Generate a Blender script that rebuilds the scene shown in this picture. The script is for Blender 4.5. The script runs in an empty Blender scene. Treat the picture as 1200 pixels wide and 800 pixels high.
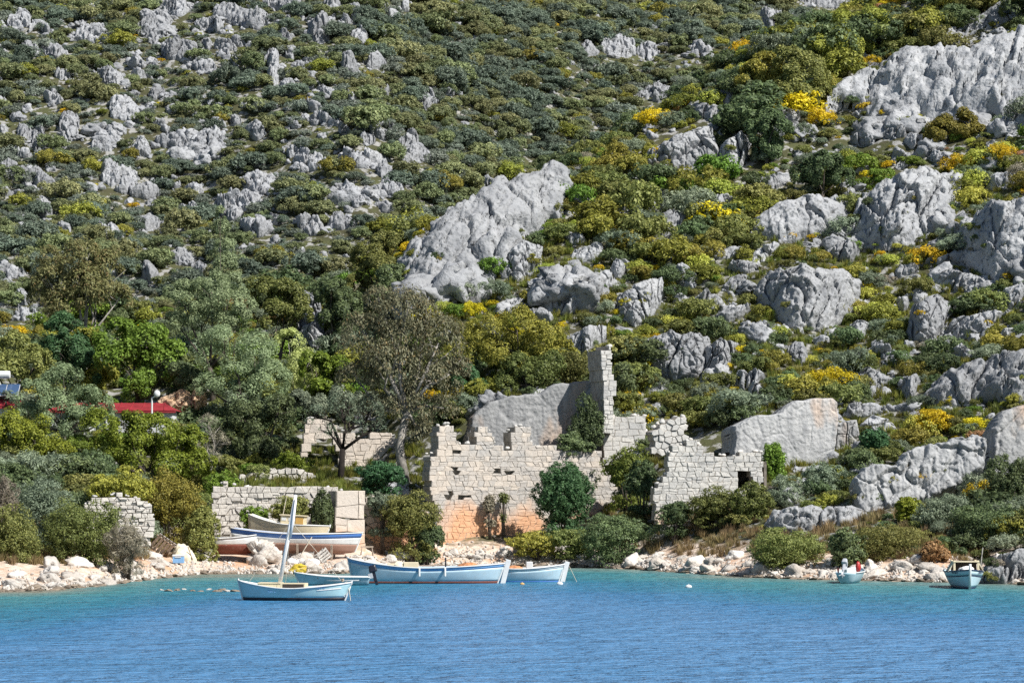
import bpy, bmesh, math, random
import numpy as np
from mathutils import Vector, Matrix

random.seed(7)
RNG = np.random.default_rng(7)
SC = bpy.context.scene
COL = SC.collection
R = math.radians

# ------------------------------------------------------------------ camera, sky, sun, exposure
CAM_H = 6.0
F = 3333.0                       # focal length in pixels of the 1200 px wide photograph
HORIZON = 567.0
PITCH = math.atan((HORIZON - 400.0) / F)
cam_d = bpy.data.cameras.new('camera')
cam_d.sensor_width = 36.0
cam_d.lens = F / 1200.0 * 36.0
cam_d.clip_start = 1.0
cam_d.clip_end = 3000.0
cam = bpy.data.objects.new('camera', cam_d)
COL.objects.link(cam)
cam.location = (0, 0, CAM_H)
cam.rotation_euler = (math.pi / 2 + PITCH, 0, 0)
SC.camera = cam

SUN_AZ, SUN_EL = R(52), R(46)    # azimuth measured from straight behind the camera towards its right
S = Vector((math.sin(SUN_AZ) * math.cos(SUN_EL), -math.cos(SUN_AZ) * math.cos(SUN_EL), math.sin(SUN_EL)))
world = bpy.data.worlds.new('World')
SC.world = world
world.use_nodes = True
wn = world.node_tree
sky = wn.nodes.new('ShaderNodeTexSky')
sky.sky_type = 'NISHITA'
sky.sun_disc = False
sky.sun_elevation = SUN_EL
sky.sun_rotation = math.atan2(S.x, S.y)
sky.air_density = 1.0
sky.dust_density = 0.6
bg = wn.nodes['Background']
bg.inputs['Strength'].default_value = 0.06
wn.links.new(sky.outputs[0], bg.inputs['Color'])
sun_d = bpy.data.lights.new('sun', 'SUN')
sun_d.energy = 5.0
sun_d.angle = R(0.53)
sun_d.color = (1.0, 0.965, 0.91)
sun = bpy.data.objects.new('sun', sun_d)
COL.objects.link(sun)
sun.rotation_euler = S.to_track_quat('Z', 'Y').to_euler()
SC.view_settings.view_transform = 'Standard'
SC.view_settings.look = 'None'
SC.view_settings.exposure = 0.5
SC.view_settings.gamma = 1.0
SC.view_settings.use_curve_mapping = False
SC.cycles.max_bounces = 5
SC.cycles.diffuse_bounces = 2
SC.cycles.glossy_bounces = 2
SC.cycles.transmission_bounces = 2
SC.cycles.transparent_max_bounces = 6
SC.cycles.use_denoising = False
SC.cycles.sample_clamp_indirect = 4.0


# ------------------------------------------------------------------ camera rays
CP, SP = math.cos(PITCH), math.sin(PITCH)


def ray(px, py):
    """direction with y = 1 for a photograph pixel"""
    X = np.asarray(px, float) - 600.0
    U = 400.0 - np.asarray(py, float)
    Y = F * CP - U * SP
    Z = F * SP + U * CP
    return X / Y, Z / Y


def proj(p):
    p = np.asarray(p, float)
    x, y, z = p[..., 0], p[..., 1], p[..., 2] - CAM_H
    d = y * CP + z * SP
    u = -y * SP + z * CP
    return 600 + F * x / d, 400 - F * u / d


def at(px, py, D):
    a, b = ray(px, py)
    return Vector((float(a) * D, D, CAM_H + float(b) * D))


# ------------------------------------------------------------------ noise in numpy
def _h(ix, iy, iz, seed):
    n = (ix.astype(np.int64) * 374761393 + iy.astype(np.int64) * 668265263 + iz.astype(np.int64) * 2147483647 + seed * 974711) & 0xFFFFFFFF
    n = ((n ^ (n >> 13)) * 1274126177) & 0xFFFFFFFF
    n = ((n ^ (n >> 15)) * 2246822519) & 0xFFFFFFFF
    n = n ^ (n >> 16)
    return (n & 0xFFFFFF) / float(0xFFFFFF)


def vnoise(p, seed=0):
    f = np.floor(p)
    i = f.astype(np.int64)
    t = p - f
    t = t * t * t * (t * (t * 6 - 15) + 10)
    out = 0
    for dx in (0, 1):
        wx = t[:, 0] if dx else 1 - t[:, 0]
        for dy in (0, 1):
            wy = t[:, 1] if dy else 1 - t[:, 1]
            for dz in (0, 1):
                wz = t[:, 2] if dz else 1 - t[:, 2]
                out = out + wx * wy * wz * _h(i[:, 0] + dx, i[:, 1] + dy, i[:, 2] + dz, seed)
    return out * 2 - 1


def fbm(p, octv=4, seed=0, gain=0.5, ridged=False):
    a, s, out = 1.0, 1.0, 0
    for k in range(octv):
        v = vnoise(p * s + 17.3 * k, seed + k)
        out = out + a * ((1 - 2 * np.abs(v)) if ridged else v)
        a *= gain
        s *= 2.03
    return out


WL = {}


def worley(p, seed=0):
    f = np.floor(p).astype(np.int64)
    d1 = np.full(len(p), 9.0)
    d2 = np.full(len(p), 9.0)
    cid = np.zeros(len(p))
    cen = np.zeros(p.shape)
    for dx in (-1, 0, 1):
        for dy in (-1, 0, 1):
            for dz in (-1, 0, 1):
                c = f + np.array([dx, dy, dz])
                q = np.stack([_h(c[:, 0], c[:, 1], c[:, 2], seed + k) for k in range(3)], 1) + c
                d = np.linalg.norm(p - q, axis=1)
                n1 = np.minimum(d1, d)
                nw = d < d1
                cid = np.where(nw, q[:, 0] * 7.31 + q[:, 1] * 3.77 + q[:, 2] * 5.13, cid)
                cen = np.where(nw[:, None], q, cen)
                d2 = np.minimum(np.maximum(d1, d), d2)
                d1 = n1
    WL['v'] = np.modf(np.abs(cid) * 9.17)[0]
    WL['c'] = cen
    return d1, d2


def crag(w, seed):
    """blocks with their own tilt, cracks between them, pits: relief of weathered limestone, about +-1"""
    out = fbm(w * 0.30, 4, seed) * 0.35
    for sc, amp, tilt, crack, cw in ((0.28, 1.1, 1.1, 1.5, 0.045), (0.75, 0.5, 0.9, 0.7, 0.06), (1.9, 0.16, 0.6, 0.2, 0.10)):
        q = w * np.array([sc, sc, sc * 0.72]) + fbm(w * sc * 1.3, 2, seed + 60)[:, None] * 0.28
        d1, d2 = worley(q, seed + int(sc * 100))
        v, c = WL['v'], WL['c']
        dirs = np.stack([np.sin(v * 37.0), np.cos(v * 53.0), np.sin(v * 71.0 + 1)], 1)
        out = out + (v - 0.5) * amp + ((q - c) * dirs).sum(1) * tilt * amp - np.exp(-((d2 - d1) / cw) ** 2) * crack
    out = out - np.clip(fbm(w * 1.1, 3, seed + 3) - 0.4, 0, 1) * 1.1
    return out


# ------------------------------------------------------------------ mesh helpers
def tag(o, label, cat=None, group=None, kind=None):
    o['label'] = label
    if cat:
        o['category'] = cat
    if group:
        o['group'] = group
    if kind:
        o['kind'] = kind
    return o


def link(name, me, mat=None, parent=None, loc=None):
    o = bpy.data.objects.new(name, me)
    COL.objects.link(o)
    if mat is not None and me is not None and not me.materials:
        me.materials.append(mat)
    if parent is not None:
        o.parent = parent
    if loc is not None:
        o.location = loc
    return o


def empty(name, loc=(0, 0, 0), rz=0.0):
    o = bpy.data.objects.new(name, None)
    o.empty_display_size = 0.2
    COL.objects.link(o)
    o.location = loc
    o.rotation_euler = (0, 0, rz)
    return o


def mesh_np(name, v, f, smooth=False):
    """v (n,3); f (m,k) equal sized faces"""
    v = np.ascontiguousarray(v, np.float32)
    f = np.ascontiguousarray(f, np.int32)
    me = bpy.data.meshes.new(name)
    me.vertices.add(len(v))
    me.vertices.foreach_set('co', v.ravel())
    m, k = f.shape
    me.loops.add(m * k)
    me.loops.foreach_set('vertex_index', f.ravel())
    me.polygons.add(m)
    me.polygons.foreach_set('loop_start', np.arange(0, m * k, k, dtype=np.int32))
    me.polygons.foreach_set('loop_total', np.full(m, k, np.int32))
    if smooth:
        me.polygons.foreach_set('use_smooth', np.ones(m, bool))
    me.update(calc_edges=True)
    return me


def mesh_py(name, v, f, smooth=False):
    me = bpy.data.meshes.new(name)
    me.from_pydata([tuple(map(float, q)) for q in v], [], f)
    if smooth:
        me.polygons.foreach_set('use_smooth', [True] * len(me.polygons))
    me.update()
    return me


class MB:
    """collects simple solids into one mesh"""
    def __init__(self):
        self.v, self.f = [], []

    def add(self, v, f):
        n = len(self.v)
        self.v += [tuple(q) for q in v]
        self.f += [tuple(i + n for i in q) for q in f]
        return self

    def box(self, c, s, rot=None, taper=1.0):
        x, y, z = s[0] / 2, s[1] / 2, s[2] / 2
        v = [Vector((sx * x * (taper if sz > 0 else 1), sy * y * (taper if sz > 0 else 1), sz * z)) for sz in (-1, 1) for sy in (-1, 1) for sx in (-1, 1)]
        if rot is not None:
            v = [rot @ q for q in v]
        c = Vector(c)
        v = [q + c for q in v]
        return self.add(v, [(0, 2, 3, 1), (4, 5, 7, 6), (0, 1, 5, 4), (2, 6, 7, 3), (0, 4, 6, 2), (1, 3, 7, 5)])

    def tube(self, pts, rad, n=6, cap=True):
        pts = [Vector(p) for p in pts]
        if not hasattr(rad, '__len__'):
            rad = [rad] * len(pts)
        v, f = [], []
        ref = Vector((0, 0, 1))
        for i, p in enumerate(pts):
            d = (pts[min(i + 1, len(pts) - 1)] - pts[max(i - 1, 0)]).normalized()
            a = d.cross(ref if abs(d.dot(ref)) < 0.95 else Vector((1, 0, 0))).normalized()
            b = d.cross(a)
            for k in range(n):
                t = 2 * math.pi * k / n
                v.append(p + (a * math.cos(t) + b * math.sin(t)) * rad[i])
        for i in range(len(pts) - 1):
            for k in range(n):
                f.append((i * n + k, i * n + (k + 1) % n, (i + 1) * n + (k + 1) % n, (i + 1) * n + k))
        if cap:
            f.append(tuple(range(n - 1, -1, -1)))
            f.append(tuple((len(pts) - 1) * n + k for k in range(n)))
        return self.add(v, f)

    def build(self, name, mat, parent=None, loc=None, smooth=False, bevel=0.0):
        me = mesh_py(name, self.v, self.f, smooth)
        o = link(name, me, mat, parent, loc)
        if bevel:
            m = o.modifiers.new('bevel', 'BEVEL')
            m.width = bevel
            m.segments = 2
            m.limit_method = 'ANGLE'
        return o


# ------------------------------------------------------------------ materials
MATS = {}


def newmat(name):
    m = bpy.data.materials.new(name)
    m.use_nodes = True
    nt = m.node_tree
    p = nt.nodes['Principled BSDF']
    return m, nt, p


def rgba(c):
    return (c[0], c[1], c[2], 1.0)


def node(nt, typ, **kw):
    n = nt.nodes.new(typ)
    for k, v in kw.items():
        if k in n.inputs:
            n.inputs[k].default_value = v
        else:
            setattr(n, k, v)
    return n


def ramp(nt, fac, stops):
    n = nt.nodes.new('ShaderNodeValToRGB')
    e = n.color_ramp.elements
    while len(e) < len(stops):
        e.new(0.5)
    for i, (p, c) in enumerate(stops):
        e[i].position = p
        e[i].color = rgba(c) if hasattr(c, '__len__') else (c, c, c, 1)
    nt.links.new(fac, n.inputs[0])
    return n.outputs[0]


def mixc(nt, fac, a, b, mode='MIX'):
    n = nt.nodes.new('ShaderNodeMix')
    n.data_type = 'RGBA'
    n.blend_type = mode
    for sock, val in ((n.inputs[0], fac), (n.inputs[6], a), (n.inputs[7], b)):
        if hasattr(val, 'links'):
            nt.links.new(val, sock)
        elif hasattr(val, '__len__'):
            sock.default_value = rgba(val)
        else:
            sock.default_value = val
    return n.outputs[2]


def math_n(nt, op, a, b=None, clamp=False):
    n = nt.nodes.new('ShaderNodeMath')
    n.operation = op
    n.use_clamp = clamp
    for sock, val in ((n.inputs[0], a), (n.inputs[1], b)):
        if val is None:
            continue
        if hasattr(val, 'links'):
            nt.links.new(val, sock)
        else:
            sock.default_value = val
    return n.outputs[0]


def texco(nt, kind='Object', scale=(1, 1, 1)):
    if kind == 'World':
        o = nt.nodes.new('ShaderNodeNewGeometry').outputs['Position']
    else:
        o = nt.nodes.new('ShaderNodeTexCoord').outputs[kind]
    m = nt.nodes.new('ShaderNodeMapping')
    m.inputs['Scale'].default_value = scale
    nt.links.new(o, m.inputs[0])
    return m.outputs[0]


def noise_n(nt, vec, scale, detail=4, rough=0.55, dist=0.0):
    n = node(nt, 'ShaderNodeTexNoise', Scale=scale, Detail=detail, Roughness=rough, Distortion=dist)
    nt.links.new(vec, n.inputs['Vector'])
    return n.outputs['Fac']


def bump(nt, p, h, strength, dist):
    b = node(nt, 'ShaderNodeBump', Strength=strength, Distance=dist)
    nt.links.new(h, b.inputs['Height'])
    nt.links.new(b.outputs[0], p.inputs['Normal'])


def plain(name, col, rough=0.6, var=0.12, scale=3.0, spec=0.3, metallic=0.0):
    if name in MATS:
        return MATS[name]
    m, nt, p = newmat(name)
    v = texco(nt)
    n = noise_n(nt, v, scale, 6, 0.65)
    lo = [c * (1 - var * 1.6) for c in col]
    hi = [min(1, c * (1 + var)) for c in col]
    c = ramp(nt, n, [(0.3, lo), (0.65, hi)])
    nt.links.new(c, p.inputs['Base Color'])
    p.inputs['Roughness'].default_value = rough
    p.inputs['Specular IOR Level'].default_value = spec
    p.inputs['Metallic'].default_value = metallic
    MATS[name] = m
    return m


def foliage(name, c1, c2, trans=0.33, var=0.25, hue=0.02, dead=0.0):
    """leaf material: colour varies by leaf and by plant"""
    m, nt, p = newmat(name)
    g = nt.nodes.new('ShaderNodeNewGeometry')
    oi = nt.nodes.new('ShaderNodeObjectInfo')
    stops = [(0.0, c1), (0.75, c2), (1.0, [min(1, c * 1.25) for c in c2])]
    if dead:
        stops = [(0.0, c1), (0.8, c2), (1.0, (0.27, 0.18, 0.09))]
    c = ramp(nt, g.outputs['Random Per Island'], stops)
    h = nt.nodes.new('ShaderNodeHueSaturation')
    nt.links.new(c, h.inputs['Color'])
    r = oi.outputs['Random']
    hv = math_n(nt, 'MULTIPLY_ADD', r, hue * 2)
    hv.node.inputs[2].default_value = 0.5 - hue
    nt.links.new(hv, h.inputs['Hue'])
    r2 = math_n(nt, 'FRACT', math_n(nt, 'MULTIPLY', r, 7.31))
    vv = math_n(nt, 'MULTIPLY_ADD', r2, var * 2)
    vv.node.inputs[2].default_value = 1 - var
    nt.links.new(vv, h.inputs['Value'])
    nt.links.new(h.outputs[0], p.inputs['Base Color'])
    p.inputs['Roughness'].default_value = 0.55
    p.inputs['Specular IOR Level'].default_value = 0.25
    t = nt.nodes.new('ShaderNodeBsdfTranslucent')
    nt.links.new(h.outputs[0], t.inputs[0])
    mx = nt.nodes.new('ShaderNodeMixShader')
    mx.inputs[0].default_value = trans
    nt.links.new(p.outputs[0], mx.inputs[1])
    nt.links.new(t.outputs[0], mx.inputs[2])
    nt.links.new(mx.outputs[0], nt.nodes['Material Output'].inputs[0])
    MATS[name] = m
    return m


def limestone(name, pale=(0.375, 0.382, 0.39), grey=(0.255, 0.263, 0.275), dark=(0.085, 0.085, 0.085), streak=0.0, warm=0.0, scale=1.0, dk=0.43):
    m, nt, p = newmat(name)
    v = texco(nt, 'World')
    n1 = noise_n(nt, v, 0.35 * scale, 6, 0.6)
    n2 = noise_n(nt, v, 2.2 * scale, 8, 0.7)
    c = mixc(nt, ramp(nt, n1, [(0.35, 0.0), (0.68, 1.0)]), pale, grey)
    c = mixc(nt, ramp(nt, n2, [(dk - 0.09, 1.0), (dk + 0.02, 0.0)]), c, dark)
    if streak:
        vs = texco(nt, 'World', (1.6, 1.6, 0.09))
        ns = noise_n(nt, vs, 1.5, 5, 0.6)
        c = mixc(nt, math_n(nt, 'MULTIPLY', ramp(nt, ns, [(0.46, 0.0), (0.66, 1.0)]), streak), c, (0.24, 0.245, 0.25))
    if warm:
        nw = noise_n(nt, texco(nt, 'World', (1, 1, 0.5)), 0.28, 3, 0.5)
        c = mixc(nt, math_n(nt, 'MULTIPLY', ramp(nt, nw, [(0.55, 0.0), (0.64, 1.0)]), warm), c, (0.56, 0.38, 0.25))
    # object to object difference
    oi = nt.nodes.new('ShaderNodeObjectInfo')
    vv = math_n(nt, 'MULTIPLY_ADD', oi.outputs['Random'], 0.3)
    vv.node.inputs[2].default_value = 0.84
    h = nt.nodes.new('ShaderNodeHueSaturation')
    nt.links.new(c, h.inputs['Color'])
    nt.links.new(vv, h.inputs['Value'])
    nt.links.new(h.outputs[0], p.inputs['Base Color'])
    p.inputs['Roughness'].default_value = 0.9
    p.inputs['Specular IOR Level'].default_value = 0.1
    vo = node(nt, 'ShaderNodeTexVoronoi', Scale=3.2 * scale, feature='F1')
    nt.links.new(v, vo.inputs['Vector'])
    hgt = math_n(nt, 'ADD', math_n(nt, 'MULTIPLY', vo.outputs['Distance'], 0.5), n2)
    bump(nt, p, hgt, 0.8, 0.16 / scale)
    MATS[name] = m
    return m


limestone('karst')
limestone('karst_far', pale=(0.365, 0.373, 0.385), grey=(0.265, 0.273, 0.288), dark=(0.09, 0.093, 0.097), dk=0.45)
limestone('quarry', pale=(0.39, 0.39, 0.385), grey=(0.315, 0.32, 0.32), streak=0.95, warm=0.5, dk=0.36)
limestone('cut_cliff', pale=(0.41, 0.415, 0.415), grey=(0.31, 0.316, 0.322), streak=0.55, dk=0.42)
limestone('shore', pale=(0.56, 0.53, 0.49), grey=(0.46, 0.41, 0.355), dark=(0.26, 0.21, 0.17), scale=1.6, dk=0.38)
limestone('shore_wet', pale=(0.30, 0.24, 0.18), grey=(0.17, 0.145, 0.12), dark=(0.06, 0.05, 0.045), scale=1.6)
limestone('orange_rock', pale=(0.55, 0.42, 0.30), grey=(0.50, 0.30, 0.16), dark=(0.2, 0.13, 0.08), scale=1.2)


def masonry_mat(name, base, hi, orange=None, zlo=0, zhi=1):
    m, nt, p = newmat(name)
    v = texco(nt, 'World')
    oi = nt.nodes.new('ShaderNodeObjectInfo')
    n1 = noise_n(nt, v, 0.5, 5, 0.6)
    n2 = noise_n(nt, v, 4.5, 8, 0.7)
    f = math_n(nt, 'MULTIPLY_ADD', oi.outputs['Random'], 0.35)
    nt.links.new(n1, f.node.inputs[2])
    c = mixc(nt, ramp(nt, f, [(0.45, 0.0), (0.85, 1.0)]), base, hi)
    if orange:
        sep = nt.nodes.new('ShaderNodeSeparateXYZ')
        nt.links.new(v, sep.inputs[0])
        mr = node(nt, 'ShaderNodeMapRange')
        mr.inputs['From Min'].default_value = zlo
        mr.inputs['From Max'].default_value = zhi
        mr.inputs['To Min'].default_value = 1.0
        mr.inputs['To Max'].default_value = 0.0
        nt.links.new(sep.outputs[2], mr.inputs[0])
        no = noise_n(nt, texco(nt, 'World', (1, 1, 0.6)), 0.33, 4, 0.6)
        k = math_n(nt, 'ADD', mr.outputs[0], math_n(nt, 'MULTIPLY_ADD', no, 1.8))
        k.node.inputs[1].links[0].from_node.inputs[2].default_value = -0.95
        c = mixc(nt, ramp(nt, k, [(0.35, 0.0), (0.8, 0.92)]), c, orange)
    c = mixc(nt, ramp(nt, n2, [(0.28, 0.85), (0.42, 0.0)]), c, (0.2, 0.185, 0.17))
    nt.links.new(c, p.inputs['Base Color'])
    p.inputs['Roughness'].default_value = 0.92
    p.inputs['Specular IOR Level'].default_value = 0.1
    bump(nt, p, n2, 0.7, 0.08)
    MATS[name] = m
    return m


masonry_mat('ashlar', (0.42, 0.40, 0.375), (0.56, 0.495, 0.425), (0.66, 0.37, 0.21), 1.6, 6.2)
masonry_mat('ashlar_grey', (0.44, 0.435, 0.42), (0.58, 0.56, 0.52), (0.60, 0.45, 0.33), 2.5, 5.0)
masonry_mat('gate_stone', (0.56, 0.50, 0.44), (0.64, 0.56, 0.48), (0.64, 0.44, 0.32), 2.0, 3.6)
masonry_mat('rubble_stone', (0.50, 0.47, 0.43), (0.66, 0.62, 0.56))
plain('mortar', (0.40, 0.36, 0.31), 0.95, 0.25, 2.0, 0.1)
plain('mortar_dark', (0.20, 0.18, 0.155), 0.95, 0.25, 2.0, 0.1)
plain('bark', (0.10, 0.085, 0.07), 0.9, 0.35, 4.0, 0.1)
plain('bark_pale', (0.30, 0.28, 0.25), 0.9, 0.35, 3.0, 0.1)
plain('bark_dark', (0.03, 0.025, 0.022), 0.9, 0.3, 4.0, 0.1)

foliage('leaf_olive', (0.106, 0.130, 0.037), (0.263, 0.275, 0.083), var=0.3, hue=0.025)
foliage('leaf_dark', (0.062, 0.091, 0.047), (0.164, 0.217, 0.091), var=0.3)
foliage('leaf_greygreen', (0.129, 0.169, 0.116), (0.279, 0.331, 0.219), var=0.25)
foliage('leaf_yellow_olive', (0.157, 0.171, 0.033), (0.370, 0.358, 0.066), var=0.28, hue=0.025)
foliage('leaf_broom', (0.40, 0.315, 0.012), (0.76, 0.59, 0.03), var=0.2, hue=0.02)
foliage('leaf_spurge', (0.29, 0.33, 0.05), (0.60, 0.62, 0.12), var=0.15, hue=0.02)
foliage('leaf_grey_twig', (0.172, 0.158, 0.122), (0.416, 0.376, 0.275), var=0.25)
foliage('leaf_brown', (0.266, 0.172, 0.082), (0.550, 0.336, 0.153), var=0.25)
foliage('leaf_bright', (0.085, 0.14, 0.02), (0.21, 0.32, 0.05), var=0.15)
foliage('leaf_orange_tree', (0.105, 0.150, 0.018), (0.265, 0.320, 0.042), var=0.12)
foliage('leaf_olive_tree', (0.146, 0.198, 0.104), (0.328, 0.407, 0.215), var=0.12)
foliage('leaf_pepper', (0.131, 0.131, 0.077), (0.269, 0.250, 0.156), var=0.1, dead=1)
foliage('leaf_gum', (0.150, 0.150, 0.062), (0.275, 0.260, 0.110), var=0.1, dead=1)
foliage('leaf_willow', (0.386, 0.407, 0.143), (0.651, 0.670, 0.266), var=0.1)
foliage('leaf_deep', (0.032, 0.094, 0.040), (0.094, 0.199, 0.082), var=0.1)
foliage('leaf_far_a', (0.122, 0.150, 0.072), (0.292, 0.314, 0.144), var=0.28, hue=0.03)  # far leaf colours: paler and cooler, some distance haze mixed into them
foliage('leaf_far_b', (0.087, 0.122, 0.094), (0.198, 0.246, 0.180), var=0.25)
foliage('leaf_far_c', (0.140, 0.170, 0.140), (0.258, 0.295, 0.234), var=0.2)
foliage('grass_green', (0.13, 0.155, 0.030), (0.27, 0.28, 0.06), var=0.3, hue=0.03)
foliage('grass_dry', (0.19, 0.145, 0.07), (0.36, 0.27, 0.135), var=0.25, hue=0.02)

# ------------------------------------------------------------------ terrain: ground height from depth profiles
SHORE = [(-260, 690), (-150, 692), (0, 693), (60, 691), (110, 687), (150, 682), (190, 677), (240, 672), (300, 672), (400, 672), (450, 667), (520, 664), (650, 664), (700, 665), (750, 667), (800, 671), (850, 674), (900, 677), (960, 679), (1000, 679.5), (1100, 682), (1150, 681), (1200, 685), (1350, 690), (1480, 694)]


def shore_D(px):
    py = np.interp(px, [a for a, b in SHORE], [b for a, b in SHORE])
    return -CAM_H / ray(px, py)[1]


# (depth, photograph row of the bare ground there) by column
PROF = {
    -260: [(176, 655), (196, 600), (216, 545), (232, 505), (250, 470), (264, 440), (300, 330)],
    0: [(172, 658), (176, 652), (196, 600), (216, 545), (230, 515), (248, 480), (264, 440), (300, 330)],
    100: [(175, 662), (182, 652), (200, 605), (216, 555), (228, 520), (246, 485), (264, 440), (300, 330)],
    200: [(188, 665), (196, 652), (206, 628), (220, 580), (234, 515), (250, 475), (266, 430), (300, 320)],
    300: [(192, 668), (197, 661), (203.5, 650), (206.4, 632), (207.6, 612), (209.5, 574), (216, 566), (228, 545), (240, 505), (252, 455), (266, 420), (300, 310)],
    380: [(192, 668), (197, 661), (203.5, 650), (206, 636), (207.8, 615), (209.5, 578), (216, 568), (228, 553), (238, 508), (250, 440), (264, 395), (275, 370), (300, 300)],
    440: [(196, 664), (201, 657), (206, 646), (208.6, 612), (211, 590), (216, 570), (228, 553), (238, 490), (248, 420), (258, 350), (264, 330), (280, 345)],
    500: [(208, 662), (209.5, 650), (212.5, 640), (214.5, 622), (216, 570), (222, 552), (230, 490), (240, 420), (250, 345), (258, 285), (264, 270), (285, 290)],
    600: [(208, 662), (209.5, 650), (212.5, 640), (217.5, 622), (219.4, 556), (222, 547), (224, 490), (228, 462), (240, 400), (250, 335), (260, 262), (267, 222), (290, 240)],
    700: [(206, 662), (208, 652), (212.5, 628), (219, 604), (221.4, 562), (222.6, 547), (225, 490), (228, 455), (238, 405), (250, 325), (262, 245), (274, 182), (295, 200)],
    800: [(195, 665), (201, 640), (208, 603), (212, 572), (220, 520), (230, 455), (245, 362), (260, 262), (275, 172), (285, 112), (310, 130)],
    900: [(185, 668), (191, 645), (200, 608), (210, 570), (215, 552), (219, 500), (224, 462), (235, 402), (250, 312), (265, 212), (280, 112), (290, 55), (315, 70)],
    1000: [(180, 668), (186, 650), (196, 612), (206, 570), (215, 527), (225, 472), (240, 392), (255, 292), (270, 182), (285, 72), (294, 25), (320, 50)],
    1100: [(175, 670), (181, 655), (191, 615), (203, 565), (215, 505), (230, 432), (245, 342), (260, 232), (275, 122), (290, 22), (302, -35), (330, -30)],
    1200: [(171, 672), (177, 655), (188, 615), (201, 555), (212, 490), (228, 402), (243, 312), (258, 202), (273, 102), (290, 2), (310, -80), (340, -80)],
    1480: [(172, 672), (178, 655), (189, 610), (202, 545), (213, 475), (228, 380), (243, 290), (258, 180), (273, 80), (290, -20), (310, -110), (350, -120)],
}
PX = np.linspace(-260, 1480, 420)
DD = np.concatenate([np.linspace(95, 150, 40), np.linspace(150.6, 300, 270), np.linspace(301, 640, 190)])
cols = sorted(PROF)
prof_z = {}
for c in cols:
    sd = float(shore_D(c))
    pts = [(sd - 60, -6.0), (sd - 14, -1.6), (sd, 0.0)]
    for d, py in PROF[c]:
        if d > sd + 2:
            pts.append((d, CAM_H + float(ray(c, py)[1]) * d))
    xs = np.array([p[0] for p in pts])
    zs = np.array([p[1] for p in pts])
    prof_z[c] = (xs, zs, sd)
ZN = np.zeros((len(PX), len(DD)))
for i, px in enumerate(PX):
    j = max(0, min(len(cols) - 2, int(np.searchsorted(cols, px) - 1)))
    a, b = cols[j], cols[j + 1]
    t = (px - a) / (b - a)
    sd = float(shore_D(px))
    out = 0
    for c, w in ((a, 1 - t), (b, t)):
        xs, zs, s0 = prof_z[c]
        # shift the shore end of the profile so that the waterline follows the bay
        sh = (sd - s0) * np.clip((215 - DD) / (215 - min(sd, 205)), 0, 1)
        out = out + w * np.interp(DD - sh, xs, zs)
    ZN[i] = out
XG = ray(PX, 400.0)[0][:, None] * DD[None, :]
YG = np.broadcast_to(DD[None, :], XG.shape)
P2 = np.stack([XG.ravel(), YG.ravel(), np.zeros(XG.size)], 1)
big = fbm(P2 * 0.018, 3, 5).reshape(XG.shape)
ZF = 14.0 + 0.50 * (DD[None, :] - 262) + big * 5.0 - 16.0 * np.clip((PX[:, None] - 420) / 330, 0, 1.0)
ZF = np.where(DD[None, :] < 250, -50, ZF)
BASE = np.maximum(ZN, ZF)
BLEND = ZF > ZN                      # the far slope


def smooth2(a, n):
    for _ in range(n):
        b = np.pad(a, 1, mode='edge')
        a = (b[1:-1, 1:-1] * 2 + b[:-2, 1:-1] + b[2:, 1:-1] + b[1:-1, :-2] + b[1:-1, 2:]) / 6
    return a


BASE = smooth2(BASE, 3)
n_mid = fbm(P2 * 0.16, 4, 9).reshape(XG.shape)
n_fine = fbm(P2 * 0.7, 3, 21).reshape(XG.shape)
rise = np.clip((BASE - 0.1) / 2.5, 0, 1)
Z = BASE + rise * (n_mid * 0.45 + n_fine * 0.12) + np.clip(1 - np.abs(BASE) / 1.2, 0, 1) * n_fine * 0.10
ZG = Z


def ground(x, y):
    """bilinear ground height"""
    x = np.asarray(x, float)
    y = np.asarray(y, float)
    px = 600 + x / np.maximum(y, 1) * (F * CP)
    # ray() at row 400 gives x / y = (px - 600) / (F * CP)
    fi = np.clip((px - PX[0]) / (PX[1] - PX[0]), 0, len(PX) - 1.001)
    fj = np.interp(y, DD, np.arange(len(DD)))
    fj = np.clip(fj, 0, len(DD) - 1.001)
    i, j = fi.astype(int), fj.astype(int)
    a, b = fi - i, fj - j
    return ZG[i, j] * (1 - a) * (1 - b) + ZG[i + 1, j] * a * (1 - b) + ZG[i, j + 1] * (1 - a) * b + ZG[i + 1, j + 1] * a * b


def is_far(x, y):
    px = 600 + np.asarray(x) / np.asarray(y) * (F * CP)
    i = np.clip(((px - PX[0]) / (PX[1] - PX[0])).round().astype(int), 0, len(PX) - 1)
    j = np.clip(np.interp(y, DD, np.arange(len(DD))).round().astype(int), 0, len(DD) - 1)
    return BLEND[i, j]


def hit(px, py, dmin=150.0):
    """where the sight line through a pixel meets the ground"""
    a, b = ray(px, py)
    d = np.arange(dmin, 620, 0.4)
    g = ground(a * d, d)
    k = np.nonzero(g >= CAM_H + b * d)[0]
    D = d[k[0]] if len(k) else 400.0
    return float(D)


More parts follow.
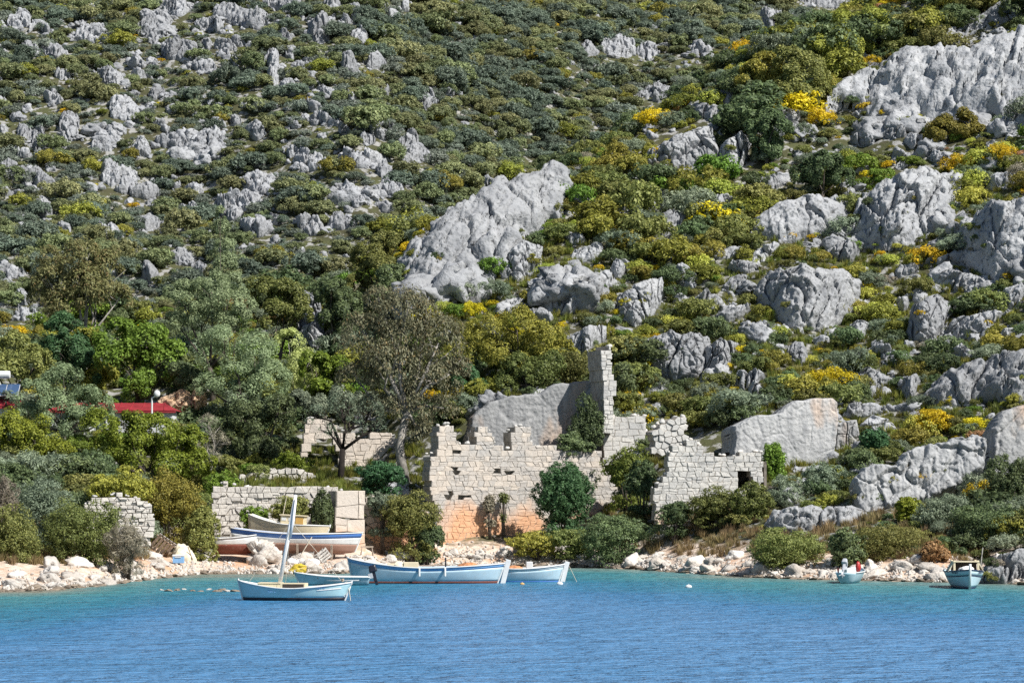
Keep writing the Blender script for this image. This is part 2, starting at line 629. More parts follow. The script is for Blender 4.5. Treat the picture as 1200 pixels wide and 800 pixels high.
def terrain_mat():
    m, nt, p = newmat('hillside_ground')
    v = texco(nt, 'World')
    sep = nt.nodes.new('ShaderNodeSeparateXYZ')
    nt.links.new(v, sep.inputs[0])
    z = sep.outputs[2]
    n1 = noise_n(nt, v, 0.25, 6, 0.65)
    n2 = noise_n(nt, v, 1.8, 8, 0.7)
    n3 = noise_n(nt, v, 0.9, 5, 0.6)
    soil = mixc(nt, ramp(nt, n1, [(0.4, 0.0), (0.6, 1.0)]), (0.068, 0.066, 0.038), (0.085, 0.092, 0.042))
    soil = mixc(nt, ramp(nt, n3, [(0.52, 0.0), (0.58, 1.0)]), soil, (0.30, 0.295, 0.28))
    soil = mixc(nt, ramp(nt, n2, [(0.33, 1.0), (0.45, 0.0)]), soil, (0.09, 0.08, 0.055))
    beach = mixc(nt, ramp(nt, n2, [(0.38, 0.0), (0.6, 1.0)]), (0.46, 0.35, 0.26), (0.72, 0.60, 0.50))
    beach = mixc(nt, ramp(nt, n1, [(0.5, 0.0), (0.66, 1.0)]), beach, (0.56, 0.33, 0.20))
    zj = math_n(nt, 'MULTIPLY_ADD', n3, -2.0)
    nt.links.new(z, zj.node.inputs[2])
    c = mixc(nt, ramp(nt, math_n(nt, 'MULTIPLY', zj, 0.5), [(0.16, 0.0), (0.56, 1.0)]), beach, soil)
    wet = mixc(nt, n2, (0.10, 0.085, 0.065), (0.28, 0.22, 0.16))
    zw = math_n(nt, 'MULTIPLY_ADD', n2, -0.35)
    nt.links.new(z, zw.node.inputs[2])
    c = mixc(nt, ramp(nt, math_n(nt, 'ADD', zw, 0.3), [(0.16, 0.0), (0.36, 1.0)]), wet, c)
    nt.links.new(c, p.inputs['Base Color'])
    p.inputs['Roughness'].default_value = 0.95
    p.inputs['Specular IOR Level'].default_value = 0.05
    bump(nt, p, n2, 0.8, 0.2)
    return m


nx, ny = ZG.shape
idx = np.arange(nx * ny).reshape(nx, ny)
quads = np.stack([idx[:-1, :-1], idx[1:, :-1], idx[1:, 1:], idx[:-1, 1:]], -1).reshape(-1, 4)
me = mesh_np('hillside', np.stack([XG, YG, ZG], -1).reshape(-1, 3), quads, True)
hill = link('hillside', me, terrain_mat())
tag(hill, 'rocky limestone hillside rising from the shore', None, None, 'structure')


# ------------------------------------------------------------------ sea
def water_mat():
    m, nt, p = newmat('sea_water')
    v = texco(nt, 'World')
    sep = nt.nodes.new('ShaderNodeSeparateXYZ')
    nt.links.new(v, sep.inputs[0])
    at_ = nt.nodes.new('ShaderNodeAttribute')
    at_.attribute_name = 'depth'
    n0 = noise_n(nt, texco(nt, 'World', (0.25, 1.0, 1)), 0.09, 5, 0.65)
    d = math_n(nt, 'ADD', at_.outputs['Fac'], math_n(nt, 'MULTIPLY_ADD', n0, 0.5))
    d.node.inputs[1].links[0].from_node.inputs[2].default_value = -0.25
    c = ramp(nt, d, [(0.0, (0.24, 0.24, 0.19)), (0.06, (0.15, 0.25, 0.235)), (0.2, (0.06, 0.235, 0.265)), (0.42, (0.03, 0.19, 0.285)), (0.75, (0.05, 0.195, 0.385)), (1.0, (0.09, 0.235, 0.44))])
    nt.links.new(c, p.inputs['Base Color'])
    p.inputs['Roughness'].default_value = 0.34
    p.inputs['Specular IOR Level'].default_value = 0.4
    p.inputs['IOR'].default_value = 1.33
    w1 = noise_n(nt, texco(nt, 'World', (0.55, 1.0, 1)), 1.5, 4, 0.6, 0.3)
    w2 = noise_n(nt, texco(nt, 'World', (0.45, 1.0, 1)), 0.4, 3, 0.5)
    h = math_n(nt, 'ADD', w1, math_n(nt, 'MULTIPLY', w2, 1.2))
    bump(nt, p, h, 1.0, 1.1)
    return m


wx = np.linspace(-520, 520, 180)
wy = np.concatenate([np.linspace(-300, 60, 12), np.linspace(64, 235, 110)])
GX, GY = np.meshgrid(wx, wy, indexing='ij')
wi = np.arange(GX.size).reshape(GX.shape)
wq = np.stack([wi[:-1, :-1], wi[1:, :-1], wi[1:, 1:], wi[:-1, 1:]], -1).reshape(-1, 4)
me = mesh_np('sea', np.stack([GX, GY, np.zeros_like(GX)], -1).reshape(-1, 3), wq, True)
a = me.attributes.new('depth', 'FLOAT', 'POINT')
gpx = 600 + GX / np.maximum(GY, 30) * F * CP
dep = np.clip((shore_D(np.clip(gpx, -260, 1480)) - GY) / 62.0, 0, 1)
a.data.foreach_set('value', dep.ravel().astype(np.float32))
sea = link('sea', me, water_mat())
tag(sea, 'calm turquoise bay with small ripples', None, None, 'structure')


# ------------------------------------------------------------------ rocks
def ico(sub):
    bm = bmesh.new()
    bmesh.ops.create_icosphere(bm, subdivisions=sub, radius=1.0)
    v = np.array([q.co[:] for q in bm.verts])
    f = np.array([[q.index for q in fc.verts] for fc in bm.faces])
    bm.free()
    return v, f


ICO = {k: ico(k) for k in (2, 3, 4, 5)}


def boulder_mesh(name, sub, seed, crag=0.2, cuts=7, squash=(1, 1, 0.8)):
    v, f = ICO[sub]
    v = v.copy()
    rg = np.random.default_rng(seed)
    for _ in range(cuts):
        n = rg.normal(size=3)
        n[2] = abs(n[2]) * 0.8
        n /= np.linalg.norm(n)
        h = rg.uniform(0.55, 0.85)
        d = v @ n
        v = v - np.clip(d - h, 0, None)[:, None] * n[None] * 0.85
    nrm = v / np.linalg.norm(v, axis=1, keepdims=True)
    v = v + nrm * (globals()['crag'](v * 2.2 + seed * 3.1, seed) * crag)[:, None]
    v = v * np.array(squash)
    return mesh_np(name, v, f, False)


def inpoly(x, y, poly):
    x = np.asarray(x, float)
    y = np.asarray(y, float)
    ins = np.zeros(x.shape, bool)
    n = len(poly)
    for i in range(n):
        x1, y1 = poly[i]
        x2, y2 = poly[(i + 1) % n]
        c = ((y1 > y) != (y2 > y)) & (x < (x2 - x1) * (y - y1) / ((y2 - y1) if y2 != y1 else 1e-9) + x1)
        ins ^= c
    return ins


def polydist(x, y, poly):
    best = np.full(x.shape, 1e9)
    qx = np.zeros(x.shape)
    qy = np.zeros(x.shape)
    n = len(poly)
    for i in range(n):
        x1, y1 = poly[i]
        x2, y2 = poly[(i + 1) % n]
        dx, dy = x2 - x1, y2 - y1
        t = np.clip(((x - x1) * dx + (y - y1) * dy) / (dx * dx + dy * dy + 1e-12), 0, 1)
        cx, cy = x1 + t * dx, y1 + t * dy
        d = np.hypot(x - cx, y - cy)
        m = d < best
        best = np.where(m, d, best)
        qx = np.where(m, cx, qx)
        qy = np.where(m, cy, qy)
    return best, qx, qy


ROCK_SURF = []
ROCK_POLYS = []      # photograph outlines of the big outcrops: no shrub grows on them


def outcrop(label, poly, D=None, lean=0.35, bulge=1.0, edge=0.4, rough=0.55, mat='karst', seed=1, res=110, name='limestone_outcrop', flute=0.0, theta=0.0, group=None, grow=1.0):
    """a solid rock: outline stood on a leaning plane, swelling towards its middle, crags on top"""
    pts = np.array(poly, float)
    if grow != 1.0:
        cen_ = pts.mean(0)
        pts = cen_ + (pts - cen_) * grow
        poly = [tuple(q) for q in pts.tolist()]
    x_lo, x_hi, y_lo, y_hi = pts[:, 0].min(), pts[:, 0].max(), pts[:, 1].min(), pts[:, 1].max()
    cxs = np.linspace(x_lo, x_hi, 15)[1:-1]
    yy = np.linspace(y_lo - 1, y_hi + 1, 160)
    low = []
    for cx in cxs:
        q = inpoly(np.full(yy.shape, cx), yy, poly)
        low.append(yy[q].max() if q.any() else y_hi)
    low = np.array(low)
    if D is None:
        Db = np.array([hit(cx, ly) for cx, ly in zip(cxs, low)]) + 0.4
        for _ in range(2):
            Db = np.convolve(np.pad(Db, 1, mode='edge'), [0.25, 0.5, 0.25], 'valid')
    else:
        low[:] = y_hi
        Db = D + math.tan(theta) * (cxs - (x_lo + x_hi) / 2) * D / F
    zb = CAM_H + ray(cxs, low)[1] * Db
    mpp = float(Db.mean()) / F
    P = [(q[0] * mpp, -q[1] * mpp) for q in poly]
    W, H = (x_hi - x_lo) * mpp, (y_hi - y_lo) * mpp
    cell = max(W, H) / res
    gs = np.arange(x_lo * mpp - cell, x_hi * mpp + 2 * cell, cell)
    gt = np.arange(-y_hi * mpp - cell, -y_lo * mpp + 2 * cell, cell)
    GS, GT = np.meshgrid(gs, gt, indexing='ij')
    q = np.stack([GS.ravel(), np.full(GS.size, seed * 7.7), GT.ravel()], 1)
    wob = (0.018 if mat == 'quarry' else 0.045) * min(W, H)
    JS = GS + (fbm(q * 0.9, 4, seed + 40) * wob).reshape(GS.shape)
    JT = GT + (fbm(q * 0.9, 4, seed + 50) * wob).reshape(GS.shape)
    ins = inpoly(JS, JT, P)
    dist, qx, qy = polydist(JS, JT, P)
    keep = ins | (dist < 0.75 * cell)
    rim = keep & (~ins | (dist < 0.3 * cell))
    d = np.where(rim, 0, dist)
    edge_m = max(edge * min(W, H) * 0.5, 0.05)
    prof = np.sqrt(np.clip(1 - (1 - np.clip(d / edge_m, 0, 1)) ** 2, 0, 1))
    idn = -np.ones(GS.shape, int)
    idn[keep] = np.arange(keep.sum())
    n1 = keep.sum()
    idb = -np.ones(GS.shape, int)
    inner = keep & ~rim
    idb[inner] = n1 + np.arange(inner.sum())
    idb[rim] = idn[rim]
    nrm = Vector((math.sin(theta), -1.0, lean)).normalized()
    pxg, pyg = GS / mpp, -GT / mpp
    ra_, rb_ = ray(pxg, pyg)
    dbg, zbg = np.interp(pxg, cxs, Db), np.interp(pxg, cxs, zb)
    yg = (dbg + lean * (CAM_H - zbg)) / (1 - lean * rb_)
    x0, z0 = float(ray((x_lo + x_hi) / 2, 400)[0]) * float(Db.mean()), float(zb.min())
    D = float(Db.mean())
    BX, BY, BZ = ra_ * yg - x0, yg - D, CAM_H + rb_ * yg - z0
    def place(mask, off):
        o = off[mask]
        return np.stack([BX[mask] + nrm.x * o, BY[mask] + nrm.y * o, BZ[mask] + nrm.z * o], 1)
    v = np.concatenate([place(keep, prof * bulge), place(inner, -prof * (bulge * 0.8 + 0.9))])
    A = idn
    f1 = np.stack([A[:-1, :-1], A[1:, :-1], A[1:, 1:], A[:-1, 1:]], -1).reshape(-1, 4)
    f1 = f1[(f1 >= 0).all(1)]
    B = idb
    f2 = np.stack([B[:-1, :-1], B[:-1, 1:], B[1:, 1:], B[1:, :-1]], -1).reshape(-1, 4)
    f2 = f2[(f2 >= 0).all(1)]
    w = v + np.array([seed * 13.1, 0, seed * 5.7])
    k = crag(w, seed)
    if flute:
        k = k + flute * fbm(w * np.array([1.3, 1.3, 0.12]), 3, seed + 9, 0.6, True)
    k = k * rough
    amp = np.concatenate([0.15 + 0.85 * prof[keep], np.full(inner.sum(), 0.5)])
    v = v + np.array([nrm.x, nrm.y, nrm.z])[None] * (k * amp)[:, None]
    me = mesh_np(name, v, np.concatenate([f1, f2]), False)
    o = link(name, me, MATS[mat], None, (x0, D, z0))
    tag(o, label, 'rock', group)
    ROCK_POLYS.append(poly)
    ROCK_SURF.append((poly, cxs, Db, zb, lean, bulge))
    return o


OUT = [
    ('huge pale humped crag crowning the ridge above the brown-leaved tall tree', [(478, 348), (475, 312), (490, 288), (520, 262), (548, 240), (575, 222), (605, 210), (640, 205), (658, 212), (652, 232), (640, 270), (612, 292), (585, 304), (560, 322), (534, 340), (500, 356)], dict(lean=0.75, bulge=2.2, edge=0.8, rough=0.5, res=110)),
    ('tapering rock tooth just below the huge humped crag', [(588, 325), (594, 300), (612, 284), (633, 292), (629, 320), (606, 332)], dict(lean=0.5, bulge=1.0, edge=0.8)),
    ('broad pitted double rock with orange stain high on the near slope', [(758, 196), (765, 178), (800, 160), (832, 153), (837, 186), (815, 206), (780, 206)], dict(lean=0.4, bulge=1.4, edge=0.7)),
    ('narrow upright rock beside the broad pitted double rock', [(838, 200), (846, 170), (868, 157), (878, 170), (872, 195), (855, 210)], dict(lean=0.3, bulge=1.0, edge=0.7)),
    ('largest bare limestone dome on the upper slope, split by a diagonal groove', [(982, 130), (990, 105), (1020, 84), (1060, 70), (1100, 60), (1130, 66), (1165, 48), (1200, 47), (1260, 40), (1270, 120), (1210, 118), (1170, 137), (1130, 141), (1085, 143), (1060, 130), (1030, 152), (1018, 128), (1000, 120)], dict(lean=0.9, bulge=2.4, edge=0.7, rough=0.55, res=130)),
    ('low pale slab at the skyline end of the ridge above the bare dome', [(1115, 42), (1140, 26), (1170, 6), (1210, -8), (1215, 14), (1168, 34), (1140, 44)], dict(lean=0.8, bulge=0.8, edge=0.7)),
    ('smooth fluted boulder with a lime spurge cushion at its end', [(886, 278), (888, 258), (915, 240), (950, 235), (985, 245), (992, 264), (962, 282), (922, 286)], dict(lean=0.55, bulge=1.4, edge=0.8, flute=0.5, rough=0.3)),
    ('tumbled broad crag under the upper scrub, dark cleft down its middle', [(998, 272), (1010, 236), (1040, 216), (1080, 204), (1122, 210), (1112, 246), (1088, 276), (1060, 294), (1020, 292)], dict(lean=0.6, bulge=1.7, edge=0.7, rough=0.6, res=90)),
    ('steep crag with honeycombed face at the end of the upper scrub', [(1132, 300), (1140, 265), (1160, 242), (1200, 238), (1250, 236), (1255, 322), (1205, 322), (1162, 332)], dict(lean=0.4, bulge=1.6, edge=0.6, rough=0.5, res=80)),
    ('wide grey crag with a golden broom growing from its face', [(889, 346), (905, 325), (940, 317), (985, 324), (1004, 335), (997, 365), (972, 387), (935, 387), (905, 371)], dict(lean=0.45, bulge=1.5, edge=0.7, flute=0.4, rough=0.42, res=90)),
    ('squat rock with shadowed hollow above the right-angled ruin wall', [(758, 430), (761, 402), (788, 392), (826, 395), (836, 414), (818, 446), (790, 450)], dict(lean=0.3, bulge=1.4, edge=0.7)),
    ('small blocky rock next to the squat hollowed rock', [(822, 440), (828, 408), (845, 398), (862, 405), (856, 432), (840, 444)], dict(lean=0.3, bulge=1.0, edge=0.7)),
    ('thin ledge of rock among yellow bushes below the tapering tooth', [(688, 352), (690, 332), (708, 320), (722, 322), (716, 338), (700, 348)], dict(lean=0.5, bulge=0.7, edge=0.8)),
    ('split grey rock beside a bright lime cushion', [(724, 372), (728, 348), (748, 334), (772, 328), (778, 345), (764, 372), (748, 384)], dict(lean=0.4, bulge=1.0, edge=0.8)),
    ('sloping grey slab behind the tall broken pier', [(664, 420), (664, 396), (690, 385), (708, 384), (704, 410), (690, 424)], dict(lean=0.5, bulge=0.8, edge=0.8)),
    ('forked rock with a dark crack below the honeycombed crag', [(1062, 396), (1072, 360), (1095, 349), (1116, 360), (1108, 388), (1086, 412)], dict(lean=0.4, bulge=1.1, edge=0.7)),
    ('long wedge of rock beside the forked rock', [(1106, 398), (1120, 375), (1160, 366), (1178, 372), (1150, 391), (1125, 402)], dict(lean=0.6, bulge=0.9, edge=0.8)),
    ('rounded grey hump between the honeycombed crag and the wedge', [(1090, 340), (1096, 325), (1115, 318), (1145, 326), (1152, 338), (1120, 345)], dict(lean=0.6, bulge=0.8, edge=0.8)),
    ('knobbly rock bank with dark holes above the stepped cliff', [(1085, 472), (1100, 450), (1135, 430), (1180, 418), (1240, 416), (1245, 466), (1190, 478), (1150, 470), (1120, 482)], dict(lean=0.7, bulge=1.3, edge=0.6, rough=0.6, res=90)),
    ('tall quarried cliff with a smooth streaked face and sheer end', [(852, 545), (853, 500), (876, 490), (906, 485), (925, 471), (968, 468), (976, 474), (975, 520), (968, 540), (964, 566), (930, 572), (880, 566)], dict(D=214.0, lean=0.12, bulge=1.5, edge=0.07, rough=0.04, mat='quarry', res=150, theta=0.25)),
    ('stepped limestone cliff with a cut ledge above the shore scrub', [(996, 566), (1006, 548), (1050, 547), (1060, 530), (1085, 522), (1140, 514), (1153, 520), (1150, 556), (1122, 576), (1082, 592), (1040, 604), (1010, 612), (998, 592)], dict(D=198.0, lean=0.3, bulge=1.5, edge=0.14, rough=0.17, res=150, flute=0.5, mat='cut_cliff')),
    ('low rounded rock tongue at the foot of the stepped cliff', [(894, 618), (905, 603), (950, 597), (1000, 595), (1018, 604), (1006, 626), (960, 632), (920, 630)], dict(D=195.0, lean=0.6, bulge=1.0, edge=0.7, res=90)),
    ('sheer rock pillar with a flat streaked face at the cliff end', [(1152, 570), (1157, 505), (1170, 483), (1200, 475), (1260, 478), (1262, 552), (1185, 556), (1165, 580)], dict(D=202.0, lean=0.15, bulge=1.4, edge=0.12, rough=0.10, mat='quarry', res=110, theta=0.15)),
    ('broad quarried rock face with peach stains behind the ruined wall', [(538, 545), (548, 490), (570, 471), (592, 464), (626, 464), (646, 452), (672, 447), (702, 445), (704, 545)], dict(D=221.5, lean=0.1, bulge=1.2, edge=0.07, rough=0.035, mat='quarry', res=150, theta=0.15)),
    ('upright shadowed rock stack among the valley trees', [(345, 402), (346, 350), (358, 344), (374, 350), (378, 395), (368, 408)], dict(lean=0.1, bulge=1.0, edge=0.5)),
    ('pale leaning boulder below the shadowed rock stack', [(348, 420), (352, 392), (368, 384), (384, 400), (388, 424), (366, 430)], dict(lean=0.3, bulge=0.9, edge=0.8)),
    ('smooth egg-shaped rock above the valley trees', [(398, 322), (404, 308), (418, 299), (428, 302), (422, 318), (408, 326)], dict(lean=0.4, bulge=0.7, edge=0.9)),
    ('cut square block with tan stain beside the streaked cliff', [(976, 530), (978, 496), (1004, 492), (1010, 525), (1000, 534)], dict(D=216.0, lean=0.1, bulge=0.8, edge=0.2, rough=0.2, mat='quarry')),
    ('layered pale ledges stepping up from the streaked cliff', [(1008, 526), (1008, 496), (1022, 488), (1042, 492), (1052, 504), (1030, 518), (1014, 536)], dict(D=217.0, lean=0.3, bulge=0.9, edge=0.4, rough=0.3)),
    ('row of pale knobs above the layered ledges', [(986, 490), (992, 478), (1020, 474), (1050, 478), (1085, 474), (1092, 484), (1060, 494), (1030, 490), (1004, 496)], dict(D=221.0, lean=0.5, bulge=0.9, edge=0.7)),
    ('small rock shelf beneath the broad double rock', [(772, 274), (784, 260), (800, 258), (806, 268), (796, 278)], dict(lean=0.5, bulge=0.7, edge=0.8)),
    ('flat-topped pale stone among golden brooms', [(772, 302), (778, 290), (800, 288), (806, 296), (796, 306)], dict(lean=0.5, bulge=0.6, edge=0.8)),
    ('slanting slab below the fluted boulder', [(876, 312), (884, 296), (906, 286), (916, 290), (902, 304), (888, 314)], dict(lean=0.5, bulge=0.7, edge=0.8)),
    ('pale boulder bank beside the moored cabin boat', [(1148, 682), (1152, 662), (1172, 650), (1196, 644), (1240, 640), (1250, 690), (1200, 690), (1165, 688)], dict(D=172.0, lean=0.7, bulge=1.1, edge=0.7, rough=0.6)),
]
for i, (lab, poly, kw) in enumerate(OUT):
    outcrop(lab.replace('right-angled', 'small'), poly, seed=i + 1, grow=1.0 if 'D' in kw else 1.13, **kw)
N_BIG = len(ROCK_POLYS)
rq_ = random.Random(55)
n_small = 0
while n_small < 52:
    cx, cy = rq_.uniform(560, 1205), rq_.uniform(40, 470)
    if cy < np.interp(cx, [560, 655, 740, 800, 830, 910, 1000, 1050, 1200], [330, 240, 200, 150, 120, 80, 55, 40, 15]) or (cx < 760 and cy > 380):
        continue
    wx_, hy_ = rq_.uniform(11, 27), rq_.uniform(8, 17)
    if any(inpoly(np.array([cx - wx_, cx, cx + wx_, cx]), np.array([cy, cy - hy_, cy, cy + hy_]), P).any() for P in ROCK_POLYS):
        continue
    tl = rq_.uniform(-0.15, 0.35)
    poly = []
    for k in range(11):
        t_ = 2 * math.pi * k / 11
        q = rq_.uniform(0.72, 1.15)
        poly.append((cx + math.cos(t_) * wx_ * q, cy + math.sin(t_) * hy_ * q - math.cos(t_) * wx_ * tl))
    o = outcrop(('broad' if wx_ > 20 else 'narrow') + ' fractured grey ledge lodged among near-slope scrub', poly, lean=0.7, bulge=1.0, edge=0.8, rough=0.55, seed=600 + n_small, res=56, name='rock_ledge')
    o['group'] = o['label']
    n_small += 1

# boulders that share a few meshes
KARST = []
for k in range(10):
    me = boulder_mesh('limestone_boulder', 4 if k < 6 else 3, 100 + k, 0.22, 8, (1, 0.9, random.uniform(0.7, 1.0)))
    me.materials.append(MATS['karst_far'])
    KARST.append(me)
SHORE_ME, WET_ME = [], []
for k in range(8):
    me = boulder_mesh('shore_stone', 3, 200 + k, 0.16, 9, (1, 0.85, random.uniform(0.55, 0.85)))
    me.materials.append(MATS['shore'])
    SHORE_ME.append(me)
    m2 = me.copy()
    m2.materials.clear()
    m2.materials.append(MATS['shore_wet'])
    WET_ME.append(m2)

FAR_CL = [(28, 28, 16, 12), (12, 35, 8, 6), (105, 42, 24, 12), (65, 62, 16, 9), (35, 60, 12, 9), (180, 33, 22, 18), (205, 10, 22, 11), (245, 30, 18, 10), (285, 22, 34, 13), (330, 8, 26, 9), (375, 38, 13, 18), (392, 8, 12, 12), (210, 62, 19, 14), (240, 80, 14, 8), (128, 92, 22, 9), (185, 112, 11, 9), (80, 152, 13, 18), (45, 165, 11, 18), (28, 160, 8, 12), (125, 165, 22, 16), (145, 130, 18, 16), (165, 176, 13, 11), (238, 176, 38, 17), (200, 170, 18, 9), (320, 82, 11, 22), (338, 104, 12, 9), (300, 156, 14, 8), (345, 180, 20, 6), (22, 206, 26, 9), (52, 216, 14, 10), (140, 212, 22, 14), (170, 228, 18, 9), (128, 200, 14, 10), (300, 218, 24, 14), (276, 240, 22, 10), (368, 194, 24, 8), (178, 240, 10, 6), (130, 274, 14, 7), (175, 262, 16, 9), (286, 234, 22, 10), (270, 252, 14, 6), (216, 304, 16, 9), (236, 318, 9, 9), (175, 326, 12, 10), (25, 352, 12, 10), (34, 370, 14, 6), (12, 320, 16, 10), (5, 396, 9, 6), (420, 45, 10, 8), (408, 54, 9, 8), (440, 76, 14, 8), (408, 82, 12, 8), (502, 120, 8, 14), (480, 168, 12, 10), (490, 184, 20, 9), (425, 190, 32, 10), (452, 202, 14, 8), (415, 230, 22, 14), (455, 226, 18, 10), (398, 262, 20, 9), (362, 268, 18, 8), (300, 270, 22, 6), (545, 150, 8, 6), (532, 118, 8, 10), (690, 60, 11, 9), (725, 58, 20, 12), (760, 62, 14, 10), (664, 72, 12, 6), (770, 112, 26, 9), (735, 40, 8, 5), (960, 4, 45, 6), (835, 20, 12, 5), (905, 26, 16, 12), (820, 62, 14, 10), (805, 78, 8, 6), (680, 20, 12, 5), (848, 118, 14, 8), (612, 40, 6, 4), (570, 55, 7, 4)]
FAR_POS = []
rr = random.Random(3)
for (cx, cy, wx_, hy_) in FAR_CL:
    n = max(2, int(wx_ * hy_ / 45))
    for k in range(n):
        px = cx + rr.uniform(-0.8, 0.8) * wx_
        py = cy + rr.uniform(-0.7, 0.8) * hy_
        D = hit(px, py)
        r = rr.uniform(0.6, 1.25) * min(wx_, hy_ * 1.3) * 0.55 * D / F
        r = max(r, 5.0 * D / F)
        FAR_POS.append((px, py, D, r))
FAR_BIG = sorted(FAR_CL, key=lambda q: -q[2] * q[3])[:66]
for i, (cx, cy, wx_, hy_) in enumerate(FAR_BIG):
    nv = 13
    ph = rr.uniform(0, 6.28)
    poly = []
    for k in range(nv):
        t_ = 2 * math.pi * k / nv
        q = rr.uniform(0.72, 1.12)
        tx, ty = math.cos(t_) * max(wx_, 11) * 1.12 * q, math.sin(t_) * max(hy_, 9) * 1.12 * q
        poly.append((cx + tx, cy + ty + tx * rr.uniform(-0.05, 0.2)))
    o = outcrop(('wide ' if wx_ > 22 else 'tall ' if hy_ > 15 else 'small ') + 'ragged pale limestone crag breaking the far slope scrub', poly, lean=1.15, bulge=1.2, edge=0.9, rough=0.7, mat='karst_far', seed=200 + i, res=64 if i < 30 else 44, name='far_crag')
    o['group'] = o['label']
rq_ = random.Random(77)
n_small = 0
while n_small < 70:
    cx, cy = rq_.uniform(-10, 480), rq_.uniform(2, 330)
    if cy > np.interp(cx, [0, 200, 300, 480], [400, 260, 260, 250]) or any(abs(cx - q[0]) < q[2] + 8 and abs(cy - q[1]) < q[3] + 6 for q in FAR_BIG):
        continue
    wx_, hy_ = rq_.uniform(7, 15), rq_.uniform(5, 9)
    poly = []
    for k in range(10):
        t_ = 2 * math.pi * k / 10
        q = rq_.uniform(0.7, 1.15)
        poly.append((cx + math.cos(t_) * wx_ * q, cy + math.sin(t_) * hy_ * q + math.cos(t_) * wx_ * 0.15))
    o = outcrop('broken grey limestone knob poking from boulder-field scrub', poly, lean=1.0, bulge=1.0, edge=0.9, rough=0.6, mat='karst_far', seed=400 + n_small, res=34, name='far_crag')
    o['group'] = o['label']
    n_small += 1
FAR_POS.sort(key=lambda q: -q[3] / q[2])
for i, (px, py, D, r) in enumerate(FAR_POS):
    p = at(px, py, D)
    if i < 300:
        o = link('limestone_boulder', KARST[rr.randrange(6 if r / D * F > 7 else 10)], None, None, (p.x, p.y + r * 0.3, p.z + r * 0.25))
        s = r * 1.3
        o.scale = (s * rr.uniform(0.9, 1.5), s * rr.uniform(0.8, 1.2), s * rr.uniform(0.7, 1.15))
        o.rotation_euler = (rr.uniform(-0.35, 0.35), rr.uniform(-0.35, 0.35), rr.uniform(0, 6.28))
        tag(o, 'pale grey limestone boulder breaking through scrub on the far slope', 'rock', 'limestone boulders on the far slope')
FAR_XY = np.array([(at(px, py, D).x, D, r) for px, py, D, r in FAR_POS])


# ------------------------------------------------------------------ instanced masses (stuff)
def scatter(name, label, cat, protos, pts, rots, scls):
    pts = np.asarray(pts, np.float32)
    if not len(pts):
        return None
    me = bpy.data.meshes.new(name)
    me.vertices.add(len(pts))
    me.vertices.foreach_set('co', pts.ravel())
    ra = me.attributes.new('rot', 'FLOAT_VECTOR', 'POINT')
    ra.data.foreach_set('vector', np.asarray(rots, np.float32).ravel())
    sa = me.attributes.new('scl', 'FLOAT_VECTOR', 'POINT')
    sa.data.foreach_set('vector', np.asarray(scls, np.float32).ravel())
    ng = bpy.data.node_groups.new(name, 'GeometryNodeTree')
    ng.interface.new_socket('Geometry', in_out='INPUT', socket_type='NodeSocketGeometry')
    ng.interface.new_socket('Geometry', in_out='OUTPUT', socket_type='NodeSocketGeometry')
    gi, go = ng.nodes.new('NodeGroupInput'), ng.nodes.new('NodeGroupOutput')
    jo = ng.nodes.new('GeometryNodeJoinGeometry')
    for pm in protos:
        ob = bpy.data.objects.new(name + '_piece', pm)
        oi = ng.nodes.new('GeometryNodeObjectInfo')
        oi.inputs['Object'].default_value = ob
        oi.inputs['As Instance'].default_value = True
        ng.links.new(oi.outputs['Geometry'], jo.inputs[0])
    ip = ng.nodes.new('GeometryNodeInstanceOnPoints')
    ip.inputs['Pick Instance'].default_value = True
    for nm, sock, dt in (('rot', 'Rotation', 'FLOAT_VECTOR'), ('scl', 'Scale', 'FLOAT_VECTOR')):
        na = ng.nodes.new('GeometryNodeInputNamedAttribute')
        na.data_type = dt
        na.inputs['Name'].default_value = nm
        if nm == 'rot':
            er = ng.nodes.new('FunctionNodeEulerToRotation')
            ng.links.new(na.outputs['Attribute'], er.inputs[0])
            ng.links.new(er.outputs[0], ip.inputs[sock])
        else:
            ng.links.new(na.outputs['Attribute'], ip.inputs[sock])
    ng.links.new(gi.outputs[0], ip.inputs['Points'])
    ng.links.new(jo.outputs[0], ip.inputs['Instance'])
    ng.links.new(ip.outputs[0], go.inputs[0])
    o = link(name, me)
    m = o.modifiers.new('scatter', 'NODES')
    m.node_group = ng
    tag(o, label, cat, None, 'stuff')
    return o


